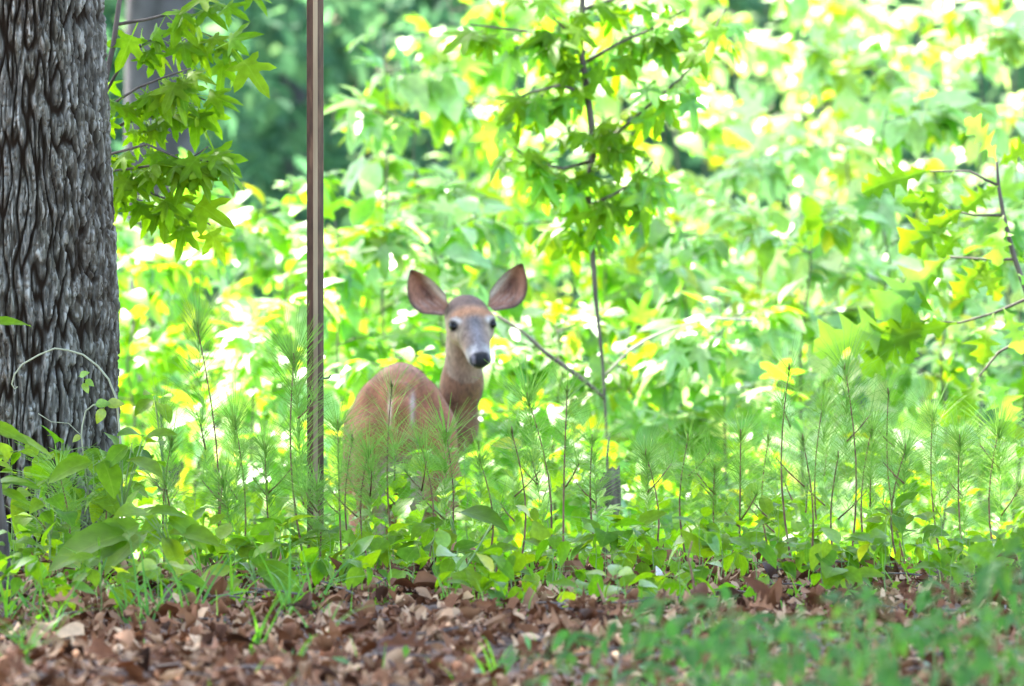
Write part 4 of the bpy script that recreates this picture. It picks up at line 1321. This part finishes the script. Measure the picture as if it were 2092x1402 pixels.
# ------------------------------------------------------------------ broad leaves at left, seedlings on the bank
def leaf_plant(name, label, cat, basepx, y, leaves, mset, mat_stem=M_GREENSTEM, group=None, hub=None, seed=0):
    """hub: pixel where the stem ends; leaves: (stalk pixel, tip pixel)"""
    bp = pw(basepx[0], basepx[1], y); bp.z = g(bp.x, y) - .01
    root = thing(name, bp, label, cat, group)
    hubs = [l[0] for l in leaves]
    hub = hub or hubs[0]
    hp = pw(hub[0], hub[1], y)
    mid = bp.lerp(hp, .55) + Vector((.01, 0, .01))
    mb = MB(); mb.tube([p - bp for p in (bp, mid, hp)], [.0035, .003, .002], 6)
    for h_ in set(hubs):
        q = pw(h_[0], h_[1], y)
        if (q - hp).length > .01: mb.tube([mid - bp, mid.lerp(q, .5) + Vector((0, 0, .01)) - bp, q - bp], [.002, .0018, .0014], 5)
    obj('stem', mb.mesh('stem', mat_stem), root)
    for k, (b, t) in enumerate(leaves):
        r = np.random.RandomState(seed * 31 + k)
        hero_leaf(root, mset, b, t, y, y - r.uniform(.02, .10), Vector((r.uniform(-.4, .4), -.42, r.uniform(.8, 1.1))), seed=seed * 17 + k)
    return root
leaf_plant('broadleaf_seedling', 'broad-leaved seedling with big arching oval leaves at the left of the post', 'seedling', (370, 1215), 20.9,
           [((310, 1060), (150, 1130)), ((300, 1085), (95, 1115)), ((330, 1050), (430, 1100)), ((290, 1050), (375, 1035)), ((320, 1080), (200, 1145)), ((330, 1090), (440, 1080)), ((315, 1055), (245, 1030)), ((325, 1085), (380, 1160))], L_OV_S, hub=(320, 1070), seed=1)
leaf_plant('broadleaf_seedling', 'low seedling with a few wide rounded leaves before the post', 'seedling', (520, 1250), 20.6,
           [((500, 1160), (385, 1180)), ((510, 1150), (620, 1195)), ((520, 1170), (640, 1235)), ((500, 1180), (420, 1235)), ((510, 1145), (560, 1100))], L_OV_S, hub=(510, 1165), seed=2)
leaf_plant('broadleaf_seedling', 'seedling of long drooping leaves between the oak and the broad-leaved seedling', 'seedling', (240, 1160), 21.6,
           [((200, 940), (100, 960)), ((205, 930), (240, 1000)), ((290, 900), (350, 870)), ((270, 905), (210, 945)), ((250, 940), (330, 945)), ((300, 895), (250, 870))], L_OV_S, hub=(245, 930), seed=3)
leaf_plant('broadleaf_seedling', 'seedling at the oak foot with bright leaves partly outside the picture', 'seedling', (-30, 1200), 21.3,
           [((-40, 880), (110, 895)), ((-60, 860), (60, 880)), ((-60, 670), (50, 637)), ((-20, 985), (75, 975)), ((-30, 1000), (40, 960)), ((-20, 1000), (60, 1010))], L_OV_N, hub=(-30, 900), seed=4)
leaf_plant('broadleaf_seedling', 'seedling with one dark wide leaf beside the thin pine stems', 'seedling', (930, 1190), 22.2,
           [((920, 1045), (1035, 1050)), ((915, 1060), (850, 1080)), ((930, 1080), (890, 1120))], L_OV_S, hub=(920, 1060), seed=5)
leaf_plant('broadleaf_seedling', 'seedling with trefoil leaves hanging beside the oak trunk edge', 'seedling', (345, 1110), 22.8,
           [((320, 820), (350, 850)), ((318, 815), (275, 835)), ((315, 810), (300, 795)), ((325, 815), (345, 800))], L_OV_S, hub=(318, 820), seed=6)
leaf_plant('broadleaf_seedling', 'heart-leaved seedling scattered low at the oak foot', 'seedling', (100, 1140), 21.5,
           [((95, 1020), (60, 1040)), ((100, 1010), (125, 1030)), ((80, 1040), (110, 1065)), ((60, 1050), (35, 1075)), ((120, 1040), (150, 1060)), ((70, 1010), (40, 1005))], L_HEART, hub=(90, 1040), seed=7)

BG2 = 'small leafy seedlings in the leaf litter of the bank'
for i in range(84):
    px = -40 + i * 26 + RS.uniform(-16, 16); y = 20.1 + 2.3 * RS.rand() ** .8
    if px < 650: y -= .35 * RS.rand()
    if px > 1500: y += .3
    hh = .09 + .13 * RS.rand()
    sets = ([L_OV_S, L_OV_K], [L_HEART, L_OV_K], [L_OV_K, L_OV_K, L_OV_Y])[i % 3]
    sapling('leafy_seedling', 'small %s leaved seedling at the litter edge %s' % (('dark oval', 'heart', 'yellowish oval')[i % 3], where(px)), 'seedling', BG2, bx(px, y), y, hh, .10, 9, sets, .075, 600 + i, nbranch=3, low=.5, stem_r=.0022, stem_mat=M_GREENSTEM, droop=.2)

# foreground herbs, right, close to the camera and out of focus
HG = 'blurred herbs in the shade of the near ground'
k = 0
for i in range(52):
    t = RS.rand() ** .62
    px = 1040 + 1170 * t + RS.uniform(-60, 60)
    y = 14.2 + 3.6 * RS.rand()
    topy = 1390 - 250 * t - RS.uniform(-50, 110)
    z = pw(px, topy, y).z
    xx = bx(px, y)
    hh = z - g(xx, y)
    if hh < .08: hh = .08
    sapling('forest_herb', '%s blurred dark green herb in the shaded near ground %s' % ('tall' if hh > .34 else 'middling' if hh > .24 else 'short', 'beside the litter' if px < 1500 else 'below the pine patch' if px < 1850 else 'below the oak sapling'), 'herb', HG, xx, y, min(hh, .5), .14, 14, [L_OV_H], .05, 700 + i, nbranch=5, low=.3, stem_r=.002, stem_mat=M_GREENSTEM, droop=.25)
sapling('forest_herb', 'tall thin dark-stemmed herb rising out of the near blurred herbs', 'herb', None, bx(2028, 15.5), 15.5, pw(2028, 1110, 15.5).z - g(bx(2028, 15.5), 15.5), .12, 12, [L_OV_H], .06, 790, nbranch=4, low=.3, stem_r=.004, stem_mat=M_GREENSTEM)

# ------------------------------------------------------------------ thin dark sapling trunk at the left edge
def build_edge_trunk():
    y = 20.6
    P = poly([(20, 1300), (8, 1180), (0, 1080), (-10, 1000), (-40, 800), (-80, 500), (-110, 200), (-140, -200), (-160, -600)], y)
    P[0] = Vector((P[0].x, y, g(P[0].x, y) - .03))
    root = thing('young_tree', P[0], 'slim dark-barked young tree leaning at the very edge near the oak', 'tree')
    mb = MB(); mb.tube([p - P[0] for p in P], [r_ / FPX * y for r_ in (26, 17, 15, 14, 13, 12, 11, 9, 6)], 14)
    obj('trunk', mb.mesh('trunk', noise_mat('dark_bark', (.02, .014, .010), (.10, .08, .06), 14, .9, (3, 3, .5), .9)), root)
    r = np.random.RandomState(8)
    V, F = leaf_cloud(500, tuple(P[-1] - P[0]), (.6, .6, .4), r, .12, 20, .15, 0)
    c = obj('crown', np_mesh('crown', V, F, M_CROWN, False), root); c['kind'] = 'stuff'
build_edge_trunk()

# ------------------------------------------------------------------ vine across the oak bark
def build_vine():
    y = 22.28
    r1 = [(250, 1010), (246, 900), (238, 815), (222, 775), (200, 748), (170, 725), (140, 716), (112, 712), (80, 725), (45, 745), (30, 765), (24, 785), (30, 795), (36, 790)]
    P = poly(r1, y); P[0].z = g(P[0].x, y)
    root = thing('climbing_vine', P[0], 'pale curling vine tendril arching across the oak bark', 'vine')
    mb = MB(); n = len(P)
    mb.tube([p - P[0] for p in P], [(2.6 - 1.2 * i / (n - 1)) / FPX * y for i in range(n)], 6)
    obj('tendril', mb.mesh('tendril', M_TENDRIL), root)
    Q = poly([(180, 1010), (166, 890), (168, 870), (175, 840), (190, 828), (235, 824)], y)
    mb = MB(); mb.tube([p - P[0] for p in Q], 1.6 / FPX * y, 6)
    mb.tube([p - P[0] for p in poly([(166, 890), (140, 865), (105, 862), (78, 845)], y)], .9 / FPX * y, 5)
    obj('tendril', mb.mesh('tendril', M_TENDRIL), root)
    for k, (b, t) in enumerate((((160, 770), (178, 760)), ((172, 775), (190, 785)), ((168, 780), (180, 800)), ((190, 826), (222, 822)), ((212, 826), (250, 822)), ((215, 830), (198, 862)), ((166, 888), (150, 900)))):
        hero_leaf(root, L_OV_Y, b, t, y - .01, y - .03, Vector((.1, -.9, .4)), seed=k)
build_vine()

# ------------------------------------------------------------------ grass
def blade_mesh(seed, droop):
    mb = MB(); V, F = [], []
    for i in range(8):
        t = i / 7
        w = .022 * (1 - t ** 1.6) + .0015
        y = t - .12 * droop * t ** 3; z = -droop * .75 * t ** 2.4
        V += [(-w, y, z + w * .5), (0, y, z), (w, y, z + w * .5)]
        if i:
            a = (i - 1) * 3; b = i * 3
            F += [(a, a + 1, b + 1, b), (a + 1, a + 2, b + 2, b + 1)]
    mb.add(V, F)
    return mb.mesh('blade', M_BLADE)
BLADES = [blade_mesh(s, d) for s, d in enumerate((.15, .5, .9, 1.3))]
def tuft(px, y, n, hgt, label, group, seed, lean=0.0):
    r = np.random.RandomState(seed)
    x = bx(px, y)
    base = Vector((x, y, g(x, y) - .005))
    root = thing('grass_tuft', base, label, 'grass', group)
    for i in range(n):
        az = r.uniform(0, 6.28)
        d = Vector((math.cos(az) * .45 + lean, math.sin(az) * .3, 1)).normalized()
        nrm = Vector((-d.x, -d.y, .3 + d.z)) if abs(d.x) + abs(d.y) > .05 else Vector((0, -1, .2))
        nrm = Vector((-math.cos(az) - lean, -math.sin(az) - .3, .4))
        L = hgt * r.uniform(.55, 1.1)
        M = frame((r.uniform(-.015, .015), r.uniform(-.015, .015), 0), d, nrm, L, min(1.6, .16 / L))
        obj('blade', BLADES[r.randint(4)], root, M)
GT = 'grass tufts sprouting through the leaf litter'
tuft(385, 20.0, 5, .34, 'tall grass tuft with a long arching blade before the broad-leaved seedling', None, 1, .35)
tuft(590, 20.2, 6, .33, 'tall upright grass tuft in front of the metal post foot', None, 2, .05)
for i in range(34):
    px = RS.choice([RS.uniform(0, 700), RS.uniform(0, 1500)]); y = 18.0 + 3.2 * RS.rand()
    tuft(px, y, 4 + RS.randint(4), .08 + (.18 if px < 700 else .08) * RS.rand(), 'small grass tuft in the brown litter %s' % where(px), GT, 30 + i)

def build_grass_stuff():
    r = np.random.RandomState(5)
    n = 2600
    x = r.uniform(-3.0, 3.0, n); y = 17 + 7 * r.rand(n)
    dens = .5 + .5 * np.sin(x * 2.7 + 1) * np.sin(y * 1.9)
    keep = r.rand(n) < (.25 + .75 * dens) * (.15 + .85 * smooth(19, 22.5, y))
    x, y = x[keep], y[keep]; n = len(x)
    z = gz(x, y)
    h = r.uniform(.05, .2, n) * (.5 + .5 * smooth(19.5, 22.5, y)); az = r.uniform(0, 6.28, n); ln = r.uniform(.1, .6, n)
    V = np.zeros((n, 8, 3)); w = .0022
    for s in range(4):
        t = s / 3
        cx = x + np.cos(az) * ln * h * t * t; cy = y + np.sin(az) * ln * h * t * t; cz = z + h * t * (1 - .25 * ln * t)
        ww = w * (1 - .85 * t)
        V[:, 2 * s] = np.stack([cx - ww, cy, cz], -1); V[:, 2 * s + 1] = np.stack([cx + ww, cy, cz], -1)
    base = (np.arange(n) * 8)[:, None]
    F = np.concatenate([base + np.array([[2 * s, 2 * s + 1, 2 * s + 3, 2 * s + 2]]) for s in range(3)], 0)
    o = obj('grass', np_mesh('grass', V.reshape(-1, 3), F, M_GRASS))
    tag(o, 'thin grass blades scattered over the bank', 'grass', kind='stuff')
    # ground cover of small leaves
    n = 30000
    x = r.uniform(-3.4, 3.4, n); y = 19 + 15 * r.rand(n)
    dens = .5 + .3 * np.sin(x * 3.1 + 2) * np.sin(y * 2.3 + 1) + .3 * np.sin(x * 7.7 + y * 5)
    keep = r.rand(n) < np.clip(dens, .05, 1) * smooth(19.7, 21.5, y + .3 * np.sin(x * 4) + .2 * np.sin(x * 9.3))
    x, y = x[keep], y[keep]
    z = gz(x, y) + r.rand(len(x)) ** 1.6 * (.05 + .20 * smooth(21.5, 24, y))
    V, F = leaf_faces(np.stack([x, y, z], -1), r, .048, 1.4, .7)
    o = obj('ground_cover', np_mesh('ground_cover', V, F, M_COVER, False))
    tag(o, 'small green leaves carpeting the crest of the bank', 'ground cover', kind='stuff')
    # low herbs of the near ground
    n = 2600
    x = r.uniform(-.4, 3.2, n); y = 13.5 + 4.8 * r.rand(n)
    keep = r.rand(n) < (.1 + .9 * smooth(.2, 1.5, x + .35 * np.sin(y * 3))) * (.3 + .7 * (np.sin(x * 6 + y * 2) * np.sin(y * 5) > -.1))
    x, y = x[keep], y[keep]
    z = gz(x, y) + r.rand(len(x)) ** 1.2 * .16
    V, F = leaf_faces(np.stack([x, y, z], -1), r, .045, 1.6, .5)
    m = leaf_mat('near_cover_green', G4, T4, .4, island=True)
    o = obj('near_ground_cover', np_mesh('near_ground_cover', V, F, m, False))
    tag(o, 'blurred low leaves carpeting the shaded near ground', 'ground cover', kind='stuff')
build_grass_stuff()

# ------------------------------------------------------------------ leaf litter
def build_litter():
    r = np.random.RandomState(15)
    n = 42000
    x = r.uniform(-3.2, 3.2, n); y = 14.5 + 9.5 * r.rand(n)
    keep = r.rand(n) < (.3 + .7 * smooth(16.5, 17.4, y))
    x, y = x[keep], y[keep]; n = len(x)
    z = gz(x, y) + .006 + .035 * r.rand(n) ** 1.5
    L = (.014 + .056 * r.rand(n) ** 2) * (1 + .5 * (r.rand(n) > .93)); W = L * r.uniform(.3, .65, n)
    az = r.uniform(0, 2 * np.pi, n)
    tilt = r.normal(0, .55, n); rol = r.normal(0, .7, n)
    curl = r.normal(.0, .7, n); fold = r.normal(.15, .9, n)
    rows = [(0, .05), (.2, .75), (.45, 1.0), (.72, .7), (1.0, .05)]
    V = np.zeros((n, 15, 3))
    for i, (t, w) in enumerate(rows):
        for j, s in enumerate((-1, 0, 1)):
            wj = w * r.uniform(.75, 1.25, n)
            lx = s * W * .5 * wj
            ly = (t - .5) * L
            lz = curl * L * (t - .5) ** 2 * 2 + fold * np.abs(lx) + r.normal(0, .05, n) * L
            # roll, tilt, spin
            x1 = lx * np.cos(rol) - lz * np.sin(rol); z1 = lx * np.sin(rol) + lz * np.cos(rol)
            y1 = ly * np.cos(tilt) - z1 * np.sin(tilt); z2 = ly * np.sin(tilt) + z1 * np.cos(tilt)
            V[:, i * 3 + j, 0] = x + x1 * np.cos(az) - y1 * np.sin(az)
            V[:, i * 3 + j, 1] = y + x1 * np.sin(az) + y1 * np.cos(az)
            V[:, i * 3 + j, 2] = z + z2
    fq = []
    for i in range(4):
        a = i * 3; b = a + 3
        fq += [(a, a + 1, b + 1, b), (a + 1, a + 2, b + 2, b + 1)]
    F = (np.arange(n) * 15)[:, None, None] + np.array(fq)[None]
    o = obj('leaf_litter', np_mesh('leaf_litter', V.reshape(-1, 3), F.reshape(-1, 4), M_LITTER))
    tag(o, 'carpet of dry brown fallen leaves covering the bank', 'leaf litter', kind='stuff')
    # bits of twig among the leaves
    mb = MB()
    for k in range(220):
        xx, yy = r.uniform(-2.6, 2.6), r.uniform(16.8, 22.6)
        zz = g(xx, yy) + r.uniform(.015, .05); a = r.uniform(0, 6.28); ln = r.uniform(.04, .22)
        d = Vector((math.cos(a), math.sin(a), r.uniform(-.15, .15)))
        p = Vector((xx, yy, zz))
        mb.tube([p, p + d * ln * .5 + rvec(r, .006), p + d * ln], [.0028, .0024, .0015], 5)
    o = obj('twig_litter', mb.mesh('twig_litter', M_TWIG))
    tag(o, 'thin grey twigs strewn among the fallen leaves', 'twigs', kind='stuff')
    # single leaves that stand out
    FLG = 'single large fallen leaves on the litter'
    for k in range(110):
        px, yy = r.uniform(-20, 2100), r.uniform(17.5, 21.9)
        xx = bx(px, yy)
        p = Vector((xx, yy, g(xx, yy) + r.uniform(.03, .06)))
        d = Vector((r.uniform(-1, 1), r.uniform(-1, 1), r.uniform(-.1, .5)))
        M = frame(p, d, Vector((r.uniform(-.7, .7), r.uniform(-1, .3), 1)), r.uniform(.06, .10))
        ms = L_OAK_D if k % 2 else L_OV_D
        o = obj('fallen_leaf', ms[k % 4], None, M)
        tag(o, 'curled brown %s leaf on the litter %s' % ('lobed' if k % 2 else 'oval', where(px)), 'leaf', FLG)
    def one(label, b, t, y, mat, ms, nrm, wid=1.0):
        p0, p1 = pw(*b, y), pw(*t, y)
        me = ms.copy(); me.materials.clear(); me.materials.append(mat)
        d = p1 - p0
        o = obj('fallen_leaf', me, None, frame(p0, d, nrm, d.length, wid))
        tag(o, label, 'leaf')
    one('dark brown curled leaf standing upright out of the litter', (770, 1355), (830, 1290), 18.4, M_DARKLEAF, L_OV_D[1], Vector((-.5, -1, .4)), 1.2)
    one('large bleached pale leaf curled at the crest of the litter', (1180, 1215), (1245, 1240), 21.2, M_PALELEAF, L_OAK_D[2], Vector((.1, -.8, .8)), 1.1)
    one('pale yellowish leaf standing on edge among the crest seedlings', (1348, 1205), (1350, 1158), 21.6, M_PALELEAF, L_OV_D[2], Vector((.3, -1, .1)), .9)
    one('rusty brown leaf standing at the foot of the broad-leaved seedling', (335, 1235), (350, 1195), 20.7, M_DARKLEAF, L_OV_D[0], Vector((.2, -1, .2)), 1.1)
    one('broad flat tan leaf lying before the tall grass tuft', (205, 1320), (290, 1300), 18.9, M_DEAD, L_OV_D[3], Vector((.1, -.7, .8)), 1.5)
build_litter()

def ground_stick(label, name, pts, y, rpx, mat):
    P = poly(pts, y)
    x0 = P[0]; root = thing(name, P[0], label, 'stick')
    mb = MB(); n = len(P)
    mb.tube([p - P[0] for p in P], [rpx * (1 - .5 * i / (n - 1)) / FPX * y for i in range(n)], 7)
    obj('wood', mb.mesh('wood', mat), root)
ground_stick('thin reddish dead twig standing crooked in the litter', 'dead_twig', [(1427, 1275), (1421, 1225), (1412, 1165), (1405, 1140), (1414, 1105)], 19.9, 3.2, M_REDTWIG)
ground_stick('short dark stick lying across the crest of the litter', 'fallen_stick', [(945, 1198), (985, 1196), (1030, 1192)], 21.5, 6, M_TWIG)
ground_stick('thin green slanting stalk leaning among the crest seedlings', 'leaning_stalk', [(930, 1195), (965, 1140), (1005, 1070)], 21.6, 3, M_GREENSTEM)
ground_stick('grey twig lying below the small seedlings of the litter edge', 'fallen_stick', [(790, 1215), (850, 1205), (905, 1208)], 21.2, 4, M_TWIG)
